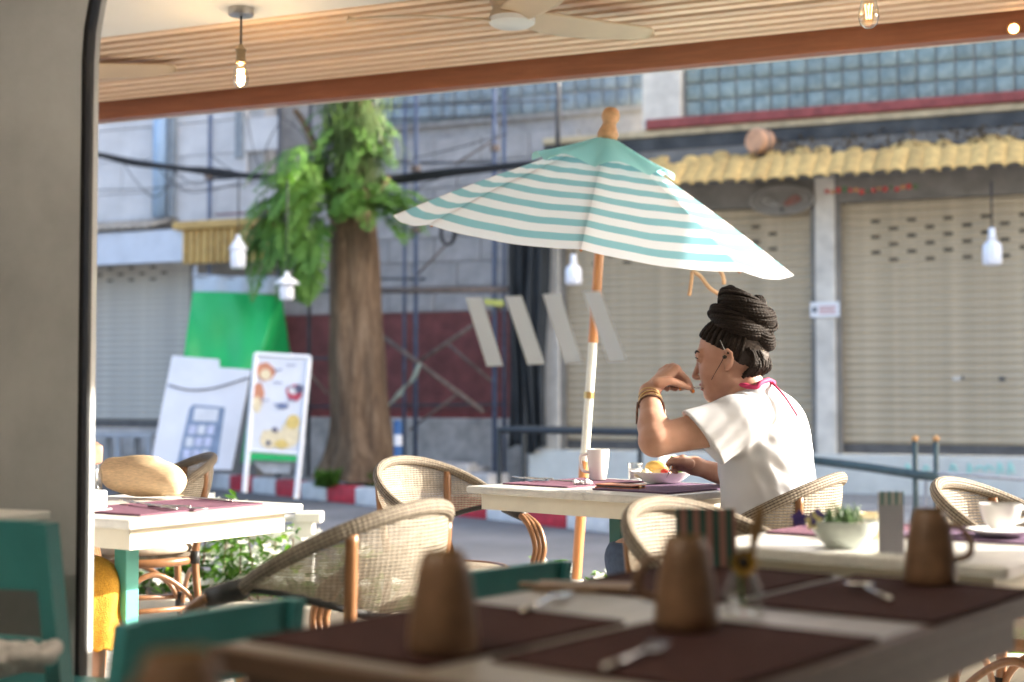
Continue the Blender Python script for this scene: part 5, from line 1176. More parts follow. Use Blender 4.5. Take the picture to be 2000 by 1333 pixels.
def onscalp(d, k=1.0):
    d = Vector(d); s_ = 1/math.sqrt((d.x/RAD[0])**2+(d.y/RAD[1])**2+(d.z/RAD[2])**2); d = d*s_*k; return H(d.x+CC[0], d.y+CC[1], d.z+CC[2])
top_d = Vector((-.35,0,.9)).normalized()
for s in (1,-1):
    for i in range(11):
        t = i/10; f0 = .095-.13*t; u0 = (.024+.62*f0) if f0 > 0 else (.024+1.15*f0); l0 = s*(.012+.068*min(1,t*1.5))
        d0 = Vector((f0-CC[0], l0, u0-CC[2])).normalized(); pts = []
        for k in range(15): 
            a = k/14; d = (d0*(1-a)+top_d*a).normalized(); pts.append(onscalp(d, 1.0+.01*math.sin(a*3)))
        braid(mb, pts, .0062)
for i in range(34):          # nape braids swept up in loose waves
    a = -1.5+3.0*i/33; l0 = .064*math.sin(a); f0 = -.048-.037*math.cos(a)
    p0 = H(f0+.008, l0, -.052+rb2.uniform(-.004,.006)); p1 = H(f0-.018-.006*math.cos(a)+rb2.uniform(-.006,.004), l0*1.15+rb2.uniform(-.006,.006), -.028+rb2.uniform(-.006,.006)); p2 = H(f0-.018+rb2.uniform(-.006,.006), l0*1.12+rb2.uniform(-.008,.008), .003); p3 = H(f0-.002, l0*.9, .034); p4 = H(-.055, l0*.5, .07)
    braid(mb, spline([p0,p1,p2,p3,p4],5), .0062)
mb.build('scalp_braids', 'braid_dark', hr, True)
mb = MB()
def coil(c, a1, a2, R1, r, M, tw, sq=1.0, rr=.0064, wob=.0):
    a1 = a1.normalized(); a2 = a2.normalized(); nn = a1.cross(a2)
    for i in range(M):
        ps = 2*math.pi*i/M; pts = []; r_i = r*rb2.uniform(.78,1.15)
        t0_ = rb2.random()*6.28
        for k in range(73):
            t = t0_+2*math.pi*k/72; b_ = ps+tw*t; R_ = R1*(1+wob*math.sin(t*2+1)); pts.append(c+(a1*math.cos(t)*sq+a2*math.sin(t))*(R_+r_i*math.cos(b_))+nn*(r_i*math.sin(b_)))
        braid(mb, pts, rr)
coil(H(-.036,.004,.101), hF*.86+hU*.52, hL, .057,.028, 24, 1.0, 1.08, .0054)
coil(H(-.066,.004,.138), hF*.80+hU*.60, hL, .042,.035, 28, 1.0, 1.08, .0054, wob=.16)
coil(H(-.024,.002,.157), hF*.35+hU*.9, hL*.8-hF*.3, .028,.022, 18, 1.0, 1.1, .0052, wob=.15)
coil(H(-.092,.012,.076), hF*.5+hU*.9, hL*.9+hF*.2, .027,.022, 18, 1.0, 1.25, .0052, wob=.15)
coil(H(-.100,-.010,.118), hF*.2+hU*.98, hL, .026,.020, 16, 1.0, 1.2, .0052, wob=.2)
bn = mb.build('braided_bun', 'braid_dark', hr, True)
mb = MB()
for cc, rr in ((H(-.034,0,.083),.066),(H(-.05,0,.128),.055)): mb.lathe([(0,-rr*.5),(rr*.7,-rr*.35),(rr,0),(rr*.7,rr*.35),(0,rr*.5)], 20, cc)
mb.build('bun_core', 'scalp_hair', hr, True)
# lanyard, bracelets, headset wire, fork, knife
MB().tube(spline([NB+hl*.055+hf*.02+Vector((0,0,.03)), G(1474,757,4.045), G(1486,748,4.05), G(1500,743,4.08), G(1511,748,4.13)],6), .0075, 8).build('neck_cord', 'lanyard_pink', wm, True)
mb = MB()
for dx in (0,.006): mb.tube(spline([G(1505,747,4.09)-hf*dx, G(1520,760,4.03), G(1535,778,3.995), G(1548,798,3.972), G(1557,812,3.958)],6), .0028, 6)
mb.build('cord_tail', 'lanyard_pink', wm, True)
fd = (WL_-EL).normalized(); bx_ = fd.orthogonal().normalized(); by_ = fd.cross(bx_)
for k, (t, r, m_) in enumerate(((.015,.0295,'bead_gold'),(.024,.031,'bead_brown'),(.031,.0315,'bead_gold'),(.038,.033,'bead_gold'),(.048,.034,'bead_brown'))):
    c = WL_-fd*t; tl = .25*((k%3)-1); mb = MB(); mb.tube([c+bx_*math.cos(a)*r+by_*math.sin(a)*r+fd*(tl*.02*math.sin(a+k)) for a in [i*2*math.pi/28 for i in range(28)]], [.0022+.0009*(i%2) for i in range(28)], 6, closed=True); mb.build('bracelet', m_, wm, True)
mb = MB()
for dx, L in ((-.036,.055),(.036,.06),(.032,.05)): mb.tube([WL_-fd*.04+Vector((dx,0,0)), WL_-fd*.05+Vector((dx*1.08,-.004,-.02)), WL_-fd*.05+Vector((dx*1.1,-.006,-L))], [.003,.004,.0035], 6)
mb.build('tassel', 'bead_brown', wm, True)
MB().tube(spline([H(.010,.084,.055),H(.002,.086,.034),H(-.004,.088,.020)],4), .0012, 5).build('hair_grip', 'steel', wm, True)
MB().tube(spline([H(.000,.090,.010),H(.012,.088,-.010),H(.030,.080,-.034),H(.046,.070,-.056)],5), .0012, 5).build('ear_wire', 'eye_dark', wm, True)
MB().lathe([(0,-.006),(.006,-.003),(.0065,.002),(0,.006)], 10, H(.0005,.086,.006)).build('earpiece', 'eye_dark', wm, True)
for D in (LH, RH):
    for i in range(2):
        t, dd = D['tip'][i], D['dip'][i]; a = (t-dd).normalized(); MB().lathe([(0,-.002),(.0048,0),(.0042,.003),(0,.0035)], 10, t+Vector((0,-.0062,.001)), a.to_track_quat('X','Z').to_matrix()@Matrix.Rotation(R(90),3,'X')).build('nail', 'nail_orange', wm, True)
fk = thing('fork', 'steel fork held to the mouth in the raised hand', 'fork', WO)
a, b2 = G(1282,752,4.125), G(1376,759,4.122); a2_ = b2-a
mb = MB(); mb.tube(spline([a, a+a2_*.35, a+a2_*.62, a+a2_*.78],4), [.0036]*4+[.0030]*9, 8); mb.build('handle', 'steel', fk, True)
for k in range(4): o_ = Vector((.3,1,0)).normalized()*((k-1.5)*.0048); MB().tube([a+a2_*.76, a+a2_*.84+o_, b2+o_+Vector((-.004,0,.0))], .0017, 5).build('tine', 'steel', fk, True)
kf = thing('table_knife', 'steel knife held over the plate by the lower hand', 'knife', WO)
MB().tube([G(1316,898,4.318), G(1308,918,4.315), G(1302,933,4.312)], [.004,.0032,.0012], 6).build('blade', 'steel', kf, True)

# ------------------------------------------------------------------ person in yellow, mostly behind the window wall
PO = Vector((-1.505, 3.79, 0)); pe = thing('person', 'person in a yellow lace skirt sitting behind the concrete wall', 'person', PO)
qf = Vector((.86,-.51,0)).normalized(); ql = Vector((-qf.y, qf.x, 0)); AXQ = (qf, ql, Vector((0,0,1)))
def Q(f, l, z): return qf*f+ql*l+Vector((0,0,z))
q_hand = P(172,888,3.62)-PO; q_el = Q(.10,-.26,.86)
q_mc = [q_hand+Vector((.018,-.01,.020-.011*i)) for i in range(4)]; q_pip = [m_+Vector((.020,-.022,-.002)) for m_ in q_mc]; q_dip = [m_+Vector((.006,-.036,-.005)) for m_ in q_mc]; q_tip = [m_+Vector((-.012,-.034,-.006)) for m_ in q_mc]
QH = dict(mc=q_mc, pip=q_pip, dip=q_dip, tip=q_tip, th=[q_hand+Vector((-.01,-.02,.02)), q_hand+Vector((.008,-.03,.026)), q_hand+Vector((.024,-.036,.022)), q_hand+Vector((.036,-.036,.012))]); q_w = q_hand+Vector((-.055,.01,-.01))
def p2_sdf(p):
    d = ell(p, Q(0,0,.56), (.14,.18,.12), AXQ); d = smin(d, ell(p, Q(-.02,0,.80), (.11,.15,.20), AXQ), .06); d = smin(d, ell(p, Q(-.01,0,.97), (.095,.17,.09), AXQ), .05)
    d = smin(d, rcone(p, Q(-.01,0,1.02), Q(.02,0,1.14), .055,.05), .03); d = smin(d, ell(p, Q(.03,0,1.24), (.095,.075,.115), AXQ), .02); d = smin(d, ell(p, Q(.125,0,1.225), (.02,.014,.022), AXQ), .015)
    for s in (1,-1):
        k1 = Q(.44,.09*s,.53); d = smin(d, rcone(p, Q(0,.09*s,.54), k1, .085,.056), .04); d = smin(d, rcone(p, k1, Q(.44,.09*s,.08), .052,.034), .02); d = smin(d, rcone(p, Q(.42,.09*s,.04), Q(.58,.09*s,.025), .034,.022), .03)
        d = smin(d, rcone(p, Q(-.01,.17*s,.97), q_el if s < 0 else Q(.02,.27,.72), .052,.04), .03)
    d = smin(d, rcone(p, q_el, q_w, .04,.025), .02); d = smin(d, rcone(p, Q(.02,.27,.72), Q(.25,.16,.66), .04,.026), .02); d = smin(d, ell(p, Q(.30,.13,.655), (.05,.035,.018), AXQ), .02)
    return smin(d, hand_sdf(p, q_w, QH), .012)
sdf_mesh(p2_sdf, (-.35,-.75,-.02), (.75,.45,1.40), .0044, 'body', 'skin_pale', pe)
m, nt, b = base('yellow_lace'); tc = node(nt,'ShaderNodeTexCoord'); vo = node(nt,'ShaderNodeTexVoronoi', i_Scale=260, feature='DISTANCE_TO_EDGE'); nt.links.new(tc.outputs['Object'], vo.inputs['Vector'])
nz = node(nt,'ShaderNodeTexNoise', i_Scale=30, i_Detail=5); nt.links.new(tc.outputs['Object'], nz.inputs['Vector']); ad = node(nt,'ShaderNodeMath', operation='ADD'); nt.links.new(vo.outputs['Distance'], ad.inputs[0]); mu = node(nt,'ShaderNodeMath', operation='MULTIPLY', i_1=.3); nt.links.new(nz.outputs['Fac'], mu.inputs[0]); nt.links.new(mu.outputs[0], ad.inputs[1])
nt.links.new(ramp(nt, ad.outputs[0], [(.10,(.72,.42,.05)),(.24,(.58,.30,.025)),(.4,(.36,.16,.01))]), b.inputs['Base Color']); b.inputs['Roughness'].default_value=.85
bp = node(nt,'ShaderNodeBump', i_Strength=.7, i_Distance=.004); nt.links.new(ad.outputs[0], bp.inputs['Height']); nt.links.new(bp.outputs[0], b.inputs['Normal'])
def skirt_sdf(p):
    d = ell(p, Q(0,0,.58), (.155,.195,.13), AXQ)
    for s in (1,-1): d = smin(d, rcone(p, Q(0,.085*s,.555), Q(.45,.085*s,.545), .10,.074), .06)
    d = smin(d, rcone(p, Q(.455,-.06,.53), Q(.475,-.065,.34), .082,.098), .05); d = smin(d, rcone(p, Q(.455,.07,.53), Q(.475,.075,.34), .08,.092), .05)
    f = p@v3(qf); l = p@v3(ql); d = d+.010*np.sin(l*80+np.sin(p[:,2]*20))*np.clip((.6-p[:,2])*6,0,1)
    d = np.maximum(d, .395+.008*np.abs(np.sin(l*70+f*60))-p[:,2]); return np.maximum(d, p[:,2]-.68)
sdf_mesh(skirt_sdf, (-.35,-.65,.3), (.75,.45,.75), .005, 'skirt', 'yellow_lace', pe)
def top_sdf(p):
    d = smin(ell(p, Q(-.02,0,.80), (.12,.16,.2), AXQ), ell(p, Q(-.01,0,.96), (.103,.18,.09), AXQ), .05); return np.maximum(np.maximum(d, .62-p[:,2]), p[:,2]-1.03)
sdf_mesh(top_sdf, (-.35,-.65,.5), (.5,.45,1.1), .008, 'blouse', 'cotton_white', pe)
sdf_mesh(lambda p: np.maximum(ell(p, Q(.015,0,1.26), (.11,.085,.118), AXQ), -(np.maximum((p@v3(qf))-.055, p[:,2]-1.31))), (-.35,-.45,1.0), (.45,.45,1.45), .006, 'hair', 'scalp_hair', pe)
# ------------------------------------------------------------------ things on the terrace tables
mat('dry_pod', (.16,.09,.03), .8, .3, 60); mat('ceramic_white', (.80,.79,.78), .18, .02, 6); mat('mat_mauve', (.17,.08,.12), .8, .15, 40, .3, 300, spec=.2); mat('mat_plum', (.16,.10,.17), .8, .15, 40, .3, 300, spec=.2)
mat('mat_brown', (.05,.022,.02), .85, .2, 40, .3, 300, spec=.1); mat('wallet', (.50,.16,.06), .45, .2, 30, .2, 200); mat('napkin_white', (.80,.80,.80), .8, .03, 20)
def put_thing(name, label, cat, px, py, z=.75, rz=0, group=None):
    p = PZ(px, py, z); return thing(name, label, cat, (p.x, p.y, z), rz, group)
def placemat(label, tab, cx, cy, sx, sy, m_, rz=0):
    o = thing('placemat', label, 'placemat', tab.matrix_basis@Vector((cx,cy,.7505)) if False else Vector((0,0,0)), 0, 'woven placemats')
    rzt = tab.rotation_euler.z; c, s = math.cos(rzt), math.sin(rzt); o.location = (tab.location.x+c*cx-s*cy, tab.location.y+s*cx+c*cy, .7502); o.rotation_euler = (0,0,rzt+rz)
    MB().box((-sx/2,-sy/2,0),(sx/2,sy/2,.003),.001).build('sheet', m_, o); 
    b1 = MB(); w_ = .007
    for x0,y0,x1,y1 in ((-sx/2,-sy/2,sx/2,-sy/2+w_),(-sx/2,sy/2-w_,sx/2,sy/2),(-sx/2,-sy/2+w_,-sx/2+w_,sy/2-w_),(sx/2-w_,-sy/2+w_,sx/2,sy/2-w_)): b1.box((x0,y0,.0031),(x1,y1,.0045))
    b1.build('border', m_, o); return o
def mug(name, label, loc, rz, prof, hz0, hz1, hr, m_, r_at, group=None, z=.75):
    o = thing(name, label, 'mug', loc, rz, group)
    MB().lathe(prof, 36).build('cup', m_, o, True, 60)
    if m_ == 'stoneware': MB().lathe([(.0217,.1052),(.0207,.1085),(.0177,.1085),(.0172,.1042)], 28).build('foot_ring', 'dry_pod', o, True, 50)
    MB().tube(spline([(r_at[0],0,hz0),(r_at[0]+hr*.8,0,hz0+(hz1-hz0)*.12),(r_at[0]+hr,0,(hz0+hz1)/2),(r_at[1]+hr*.8,0,hz1-(hz1-hz0)*.1),(r_at[1],0,hz1)],6), .0052, 10).build('handle', m_, o, True)
    return o
placemat('mauve placemat under the white mug', TAB['W'], -.19, .02, .27, .40, 'mat_mauve')
placemat('plum placemat under the breakfast plate', TAB['W'], .19, .02, .28, .42, 'mat_plum')
placemat('mauve placemat before the straw bag with cutlery on it', TAB['L'], .13, .0, .28, .42, 'mat_mauve')
placemat('plum placemat under the coffee cup', TAB['R'], .12, .16, .36, .28, 'mat_plum')
placemat('plum placemat on the table at the far right', TAB['F'], -.05, .1, .36, .28, 'mat_plum')
placemat('mauve placemat beside the succulent bowl', TAB['R'], -.18, .10, .2, .34, 'mat_mauve')
p = PZ(1168,938,.754); mug('mug', 'tall white mug on the table before the diner', (p.x,p.y,.7546), R(195), [(0,.003),(.024,.0),(.027,.004),(.033,.04),(.0365,.08),(.037,.101),(.0345,.101),(.033,.08),(.029,.03),(0,.01)], .025,.085,.030,'ceramic_white',(.029,.0355))
# plate with food
pl_ = put_thing('plate', 'shallow white plate with breakfast food', 'plate', 1293, 946); pl_.location.z = .7548
MB().lathe([(0,.004),(.052,.0),(.058,.003),(.078,.018),(.100,.033),(.102,.036),(.098,.036),(.075,.022),(.05,.009),(0,.008)], 44).build('dish', 'ceramic_white', pl_, True, 60)
mat('mango', (.80,.52,.14), .4, .15, 40); mat('omelette', (.78,.62,.28), .5, .2, 40, .3, 90); mat('tomato', (.55,.05,.03), .3, .1, 20); mat('herb', (.10,.24,.03), .5, .3, 30); mat('salmon', (.75,.34,.18), .4, .15, 30); mat('potato', (.78,.68,.45), .5, .15, 40)
fo = thing('breakfast', 'omelette with fruit, tomato and herbs on the plate', 'food', pl_.location+Vector((0,0,.009)))
r5 = random.Random(2)
def lump(name, c, r, m_, sq=(1,1,1), rz=0):
    mb = MB(); mb.lathe([(0,-1),(.6,-.8),(1,-.1),(.85,.55),(.4,.95),(0,1)], 12); M_ = Matrix.Rotation(rz,3,'Z')@Matrix.Diagonal((r*sq[0],r*sq[1],r*sq[2])); mb.v = [tuple(M_@(Vector(v)*(1+r5.uniform(-.08,.08)))+Vector(c)) for v in mb.v]; mb.build(name, m_, fo, True)
lump('omelette', (-.005,.005,.024), .045, 'omelette', (1.1,.7,.55), -.4); lump('omelette_fold', (-.02,.0,.042), .035, 'mango', (1.1,.6,.5), -.5); lump('omelette_fold', (.02,.01,.034), .035, 'salmon', (1.1,.6,.5), -.3)
for k in range(6): lump('potato', (-.062+r5.uniform(-.02,.025), -.02+r5.uniform(-.02,.02), .018+.008*(k%2)), .013, 'potato', (1,.9,.8), k)
for c in ((.012,-.045,.02),(.004,-.038,.024)): lump('tomato', c, .013, 'tomato')
for k in range(9): lump('herb', (.052+r5.uniform(-.02,.02), -.035+r5.uniform(-.015,.015), .018+r5.uniform(0,.012)), .013, 'herb', (1.2,.5,.3), k)
# small glass, packet, wallet, wrappers
m, nt, b = base('clear_glass'); nt.nodes.remove(b); tr = node(nt,'ShaderNodeBsdfTransparent'); tr.inputs[0].default_value=(.93,.95,.95,1); gl = node(nt,'ShaderNodeBsdfGlossy', i_Roughness=.02); lw = node(nt,'ShaderNodeLayerWeight', i_Blend=.3); mx = node(nt,'ShaderNodeMixShader'); nt.links.new(lw.outputs[1], mx.inputs[0]); nt.links.new(tr.outputs[0], mx.inputs[1]); nt.links.new(gl.outputs[0], mx.inputs[2]); nt.links.new(mx.outputs[0], nt.nodes['Material Output'].inputs[0])
mat('milk_pale', (.70,.69,.70), .4, .03, 9)
o = put_thing('glass_jar', 'small glass jar of pale dip beside the plate', 'jar', 1241, 940)
MB().lathe([(0,.003),(.020,0),(.022,.003),(.0255,.055),(.0262,.060),(.0245,.060),(.0205,.008),(0,.006)], 28).build('glass', 'clear_glass', o, True)
MB().lathe([(0,.0065),(.0198,.0085),(.0233,.040),(0,.041)], 28).build('dip', 'milk_pale', o, True)
mat('packet_blue', (.25,.40,.62), .6, .1, 30)
o = put_thing('napkin_packet', 'white paper packet with blue flowers behind the plate', 'packet', 1303, 932, .75, R(20))
MB().box((-.035,-.006,0),(.035,.006,.075),.003).build('paper', 'napkin_white', o)
for k in range(9): MB().lathe([(0,-.0012),(.006,0),(0,.001)], 6, (r5.uniform(-.028,.028),-.0065,r5.uniform(.03,.07)), Matrix.Rotation(R(90),3,'X')).build('printed_flower', ['packet_blue','mat_plum','herb'][k%3], o)
o = put_thing('phone_wallet', 'orange brown phone wallet at the table edge', 'wallet', 1212, 955, .75, R(-42))
MB().box((-.07,-.037,0),(.07,.037,.0055),.002).build('cover', 'wallet', o); MB().box((-.066,-.034,.0056),(.066,.034,.0105),.001).build('phone', 'steel_dark', o); MB().box((-.07,-.037,.0106),(.07,.037,.0135),.001).build('flap', 'wallet', o); MB().box((.0702,-.006,.002),(.076,.006,.011),.001).build('clasp', 'brass', o)
o = put_thing('paper_scrap', 'crumpled white paper scraps beside the phone wallet', 'paper', 1136, 949)
for k in range(4): lx = [(-.02,0,.006),(0,.008,.004),(.016,-.004,.007),(.028,.006,.004)][k]; mb = MB(); mb.lathe([(0,-1),(.8,-.4),(1,.2),(.5,.8),(0,1)], 7); mb.v=[tuple(Vector(v)*(.008 if k%2 else .011)*r5.uniform(.7,1.2)+Vector(lx)+Vector((0,0,.004))) for v in mb.v]; mb.build('scrap', 'napkin_white', o)
def cutlery(kind, label, p0, p1, z=.7552):
    a = PZ(*p0, z); b2 = PZ(*p1, z); L = (b2-a).length; o = thing(kind, label, 'cutlery', a, math.atan2((b2-a).y,(b2-a).x))
    MB().tube([(0,0,.003),(L*.35,0,.004),(L*.68,0,.006),(L*.74,0,.005)], [.0045,.0035,.0025,.003], 8).build('handle', 'steel', o, True)
    if kind == 'fork':
        for k in range(4): MB().tube([(L*.72,0,.005),(L*.8,(k-1.5)*.006,.004),(L,(k-1.5)*.006,.009)], .0015, 5).build('tine', 'steel', o, True)
    elif kind == 'spoon': MB().grid(lambda u,v: (L*.73+.27*L*u, (v-.5)*.042*math.sqrt(max(0,1-(2*u-1)**2)), .009-.006*math.sin(math.pi*u)*math.sin(math.pi*v)), 14, 8).build('bowl', 'steel', o, True)
    else: MB().box((L*.7,-.009,.002),(L,.009,.0035),.0007).build('blade', 'steel', o)
    return o
cutlery('fork', 'steel fork beside the straw bag on the mauve mat', (345,997), (243,983)); cutlery('spoon', 'steel spoon on the mauve mat below the straw bag', (455,981), (322,973)); cutlery('knife', 'steel knife on the mauve mat at the straw bag table', (290,990), (402,996))
cutlery('fork', 'steel fork on the mauve mat by the white mug', (1080,938), (1003,936)); cutlery('knife', 'steel knife on the mauve mat by the white mug', (1150,944), (1040,940))
# straw bag
mat('straw', (.78,.58,.36), .8, .18, 60, .35, 260, stretch=(1,1,5)); 
bg_ = thing('straw_bag', 'woven straw clutch bag lying on the table', 'bag', PZ(283,972,.752)); t0 = Vector(bg_.location)
bA = (P(283,940,3.80)-t0); BX = Vector((.93,-.37,0)).normalized(); BY = Vector((.37,.93,0))
def bag_sdf(p):
    d = ell(p, (0,0,.055), (.118,.05,.052), (BX,BY,Vector((0,0,1)))); d = smin(d, rcone(p, BX*-.10+Vector((0,0,.065)), BX*.09+Vector((0,0,.045)), .040,.034), .03); d = smin(d, rcone(p, BX*-.115+Vector((0,0,.088)), BX*.03+Vector((0,0,.095)), .016,.018), .02)
    q = p@v3(BX); d = d+.0018*np.sin(q*40+p[:,2]*50)+.0010*np.sin(p[:,2]*130-q*15); return np.maximum(d, .002-p[:,2])
sdf_mesh(bag_sdf, (-.2,-.16,-.01), (.2,.16,.16), .0032, 'bag_body', 'straw', bg_)
o = put_thing('napkin_holder', 'white square napkin holder beside the straw bag', 'holder', 176, 998, .75, R(-32))
MB().box((-.045,-.03,0),(.045,.03,.006),.002).build('tray', 'ceramic_white', o); MB().box((-.042,-.024,.0065),(.035,.024,.05),.004).build('napkins', 'napkin_white', o)
o = put_thing('water_bottle', 'clear water bottle behind the napkin holder', 'bottle', 176, 978, .75)
MB().lathe([(0,.002),(.028,0),(.031,.006),(.031,.07),(.024,.095),(.013,.115),(.012,.13),(0,.13)], 24).build('glass', 'clear_glass', o, True)
MB().lathe([(.0135,.118),(.0135,.136),(0,.137)], 16).build('cap', 'wallet', o, True)
# bowl of succulents, menu stand, creamer, coffee cup
mat('bowl_green', (.55,.60,.55), .35, .06, 10)
o = put_thing('planted_bowl', 'pale green bowl planted with pansy and succulents', 'bowl', 1650, 1070)
MB().lathe([(0,.003),(.032,0),(.036,.003),(.058,.03),(.064,.05),(.060,.05),(.05,.038),(0,.036)], 32).build('bowl', 'bowl_green', o, True, 60)
mb = MB()
for k in range(70):
    a = r5.uniform(0,6.3); rr = r5.uniform(0,.045); c = Vector((math.cos(a)*rr, math.sin(a)*rr, .038)); t_ = c+Vector((r5.gauss(0,.014), r5.gauss(0,.014), r5.uniform(.015,.048))); mb.tube([c, c.lerp(t_,.5)+Vector((0,0,.005)), t_], [.0022,.0022,.0006], 5)
mat('succulent_green', (.07,.14,.045), .5, .3, 30); mb.build('succulent', 'succulent_green', o, True)
mat('gravel_pink', (.62,.50,.46), .8, .3, 60); mb = MB()
for k in range(60): a = r5.uniform(0,6.3); rr = .048*math.sqrt(r5.random()); mb.lathe([(0,-.005),(.006,0),(0,.005)], 6, (math.cos(a)*rr, math.sin(a)*rr, .042))
tag(mb.build('pebbles', 'gravel_pink', o), kind='stuff')
mat('pansy_violet', (.06,.035,.22), .6, .3, 60); mat('pansy_yellow', (.68,.60,.28), .6, .2, 60)
for (dx,dz,m_) in ((-.088,.055,'pansy_violet'),(-.062,.05,'pansy_yellow'),(-.055,.058,'pansy_violet')):
    mb = MB()
    for k in range(5):
        a = k*1.2566+.3; c = Vector((dx,-.02,dz)); u1 = Vector((math.cos(a), -.25, math.sin(a))); u2 = Vector((-math.sin(a), 0, math.cos(a))); mb.add([c, c+(u1*.7-u2*.5)*.014, c+u1*.018, c+(u1*.7+u2*.5)*.014], [(0,1,2,3)])
    mb.build('pansy', m_, o); MB().tube([(dx*.5,-.01,.04),(dx*.8,-.015,.05),(dx,-.018,dz)], .0016, 5).build('stem', 'herb', o)
m, nt, b = base('menu_print'); tc = node(nt,'ShaderNodeTexCoord'); sp = node(nt,'ShaderNodeSeparateXYZ'); nt.links.new(tc.outputs['Object'], sp.inputs[0])
def mth(op, a, bv): 
    n_ = node(nt,'ShaderNodeMath', operation=op); nt.links.new(a, n_.inputs[0]); n_.inputs[1].default_value = bv; return n_.outputs[0]
fx = mth('FRACT', mth('DIVIDE', sp.outputs[0], .0125), 0); st = mth('GREATER_THAN', fx, .5); topm = mth('GREATER_THAN', sp.outputs[2], .088); ln = mth('GREATER_THAN', mth('FRACT', mth('DIVIDE', sp.outputs[2], .0055), 0), .6)
c1 = node(nt,'ShaderNodeMix', data_type='RGBA'); nt.links.new(st, c1.inputs[0]); c1.inputs[6].default_value=(.62,.60,.60,1); c1.inputs[7].default_value=(.10,.26,.27,1)
c2 = node(nt,'ShaderNodeMix', data_type='RGBA'); nt.links.new(ln, c2.inputs[0]); c2.inputs[6].default_value=(.45,.46,.53,1); c2.inputs[7].default_value=(.38,.38,.45,1)
c3 = node(nt,'ShaderNodeMix', data_type='RGBA'); nt.links.new(topm, c3.inputs[0]); nt.links.new(c2.outputs[2], c3.inputs[6]); nt.links.new(c1.outputs[2], c3.inputs[7]); nt.links.new(c3.outputs[2], b.inputs['Base Color']); b.inputs['Roughness'].default_value=.5
o = put_thing('menu_stand', 'upright printed menu card with striped top beside the bowl', 'menu', 1741, 1084)
MB().box((-.0225,-.002,.004),(.0225,.002,.111),.0008).build('card', 'menu_print', o); MB().box((-.028,-.014,0),(.028,.014,.0042),.001).build('foot', 'clear_glass', o)
o = put_thing('creamer', 'little beige creamer jug behind the menu card', 'jug', 1700, 1052)
MB().lathe([(0,.002),(.018,0),(.022,.004),(.024,.03),(.026,.05),(.0235,.05),(.02,.01),(0,.008)], 24).build('jug', 'potato', o, True, 60); MB().tube(spline([(.024,0,.012),(.04,0,.018),(.04,0,.036),(.025,0,.043)],5), .003, 6).build('handle', 'potato', o, True); MB().tube([(-.024,0,.045),(-.033,0,.053)], [.008,.004], 8).build('spout', 'potato', o, True)
o = put_thing('coffee_cup', 'white coffee cup standing on a saucer', 'cup', 1955, 1052); o.location.z = .768
MB().lathe([(0,.003),(.02,0),(.023,.004),(.034,.02),(.041,.045),(.0415,.050),(.0395,.050),(.033,.022),(0,.012)], 36).build('cup', 'ceramic_white', o, True, 60)
mat('coffee', (.36,.20,.10), .3, .2, 30); MB().lathe([(0,.042),(.0385,.042)], 30).build('coffee', 'coffee', o)
MB().tube(spline([(.036,.01,.012),(.058,.02,.02),(.058,.02,.036),(.040,.012,.042)],5), .0035, 8).build('handle', 'ceramic_white', o, True)
q = put_thing('saucer', 'white saucer under the coffee cup', 'saucer', 1955, 1052); q.location = o.location+Vector((0,0,-.0135)); MB().lathe([(0,.004),(.035,0),(.04,.002),(.066,.012),(.068,.014),(.064,.014),(.04,.006),(0,.006)], 40).build('dish', 'ceramic_white', q, True, 60)

# ------------------------------------------------------------------ inside the cafe
AA = R(52); av = Vector((math.cos(AA), math.sin(AA), 0)); bv_ = Vector((math.sin(AA), -math.cos(AA), 0)); C0 = Vector((.13,1.243,0)); LT, WTb = 1.02, .60
ctr_ = C0+av*(LT/2)-bv_*(WTb/2)
wood('dim_top', (.42,.38,.34), (.26,.23,.20), 3, .35, (8,1.2,8))  # indoor dimness put into the colour: top darkened for a darker foreground
wood('dark_apron', (.12,.07,.045), (.07,.04,.025), 3, .5)
TI = table('long indoor table laid with brown mats and tan mugs', (ctr_.x, ctr_.y), AA-R(90)+R(0), WTb, LT, 'leg_teal', 'dim_top', 'dark_apron', 'white topped cafe tables', .75, .03, .06)
def tin(a_, b_): return C0+av*a_+bv_*b_
def imat(label, a_, b_, sx=.27, sy=.37): return placemat(label, TI, b_+WTb/2, a_-LT/2, sx, sy, 'mat_brown')
imat('dark brown placemat under the mug next to the teal chair', .225, -.445); imat('dark brown placemat beside the vase with a yellow flower', .30, -.148); imat('dark brown placemat at the window end under a mug', .82, -.142); imat('dark brown placemat behind the striped menu card', .80, -.44)
mat('stoneware', (.20,.115,.065), .4, .3, 18, .2, 120)
MUGP = [(.0365,.0),(.0385,.003),(.0380,.02),(.0343,.055),(.0288,.088),(.0252,.101),(.0222,.1055),(.0208,.104),(.0,.1035)]
def tanmug(label, px, py, rz, z=.7548):
    p = PZ(px, py, z); return mug('stoneware_mug', label, (p.x,p.y,z), rz, MUGP, .035,.085,.022,'stoneware',(.036,.0285), 'tan stoneware mugs turned upside down')
tanmug('upside down tan mug standing between the two teal chairs', 866, 1272, R(75)); tanmug('upside down tan mug beside the vase with a yellow flower', 1340, 1226, R(185)); tanmug('upside down tan mug beside the upright printed menu card', 1817, 1138, R(-20))
# near table carrying two more mugs
TN = table('indoor table close before the window tables', (.18,.60), R(-23), 1.3, .62, 'leg_teal', 'table_marble', 'dark_apron')
def near_mug(label, px, ytop, Y):
    p = P(px, ytop, Y); return mug('stoneware_mug', label, (p.x,p.y,.7505), R(140), MUGP, .035,.085,.022,'stoneware',(.036,.0285), 'tan stoneware mugs turned upside down')
near_mug('upside down tan mug at the left end of the near table', 350, 1240, .96); near_mug('upside down tan mug at the right end of the near table', 2010, 1240, .80)
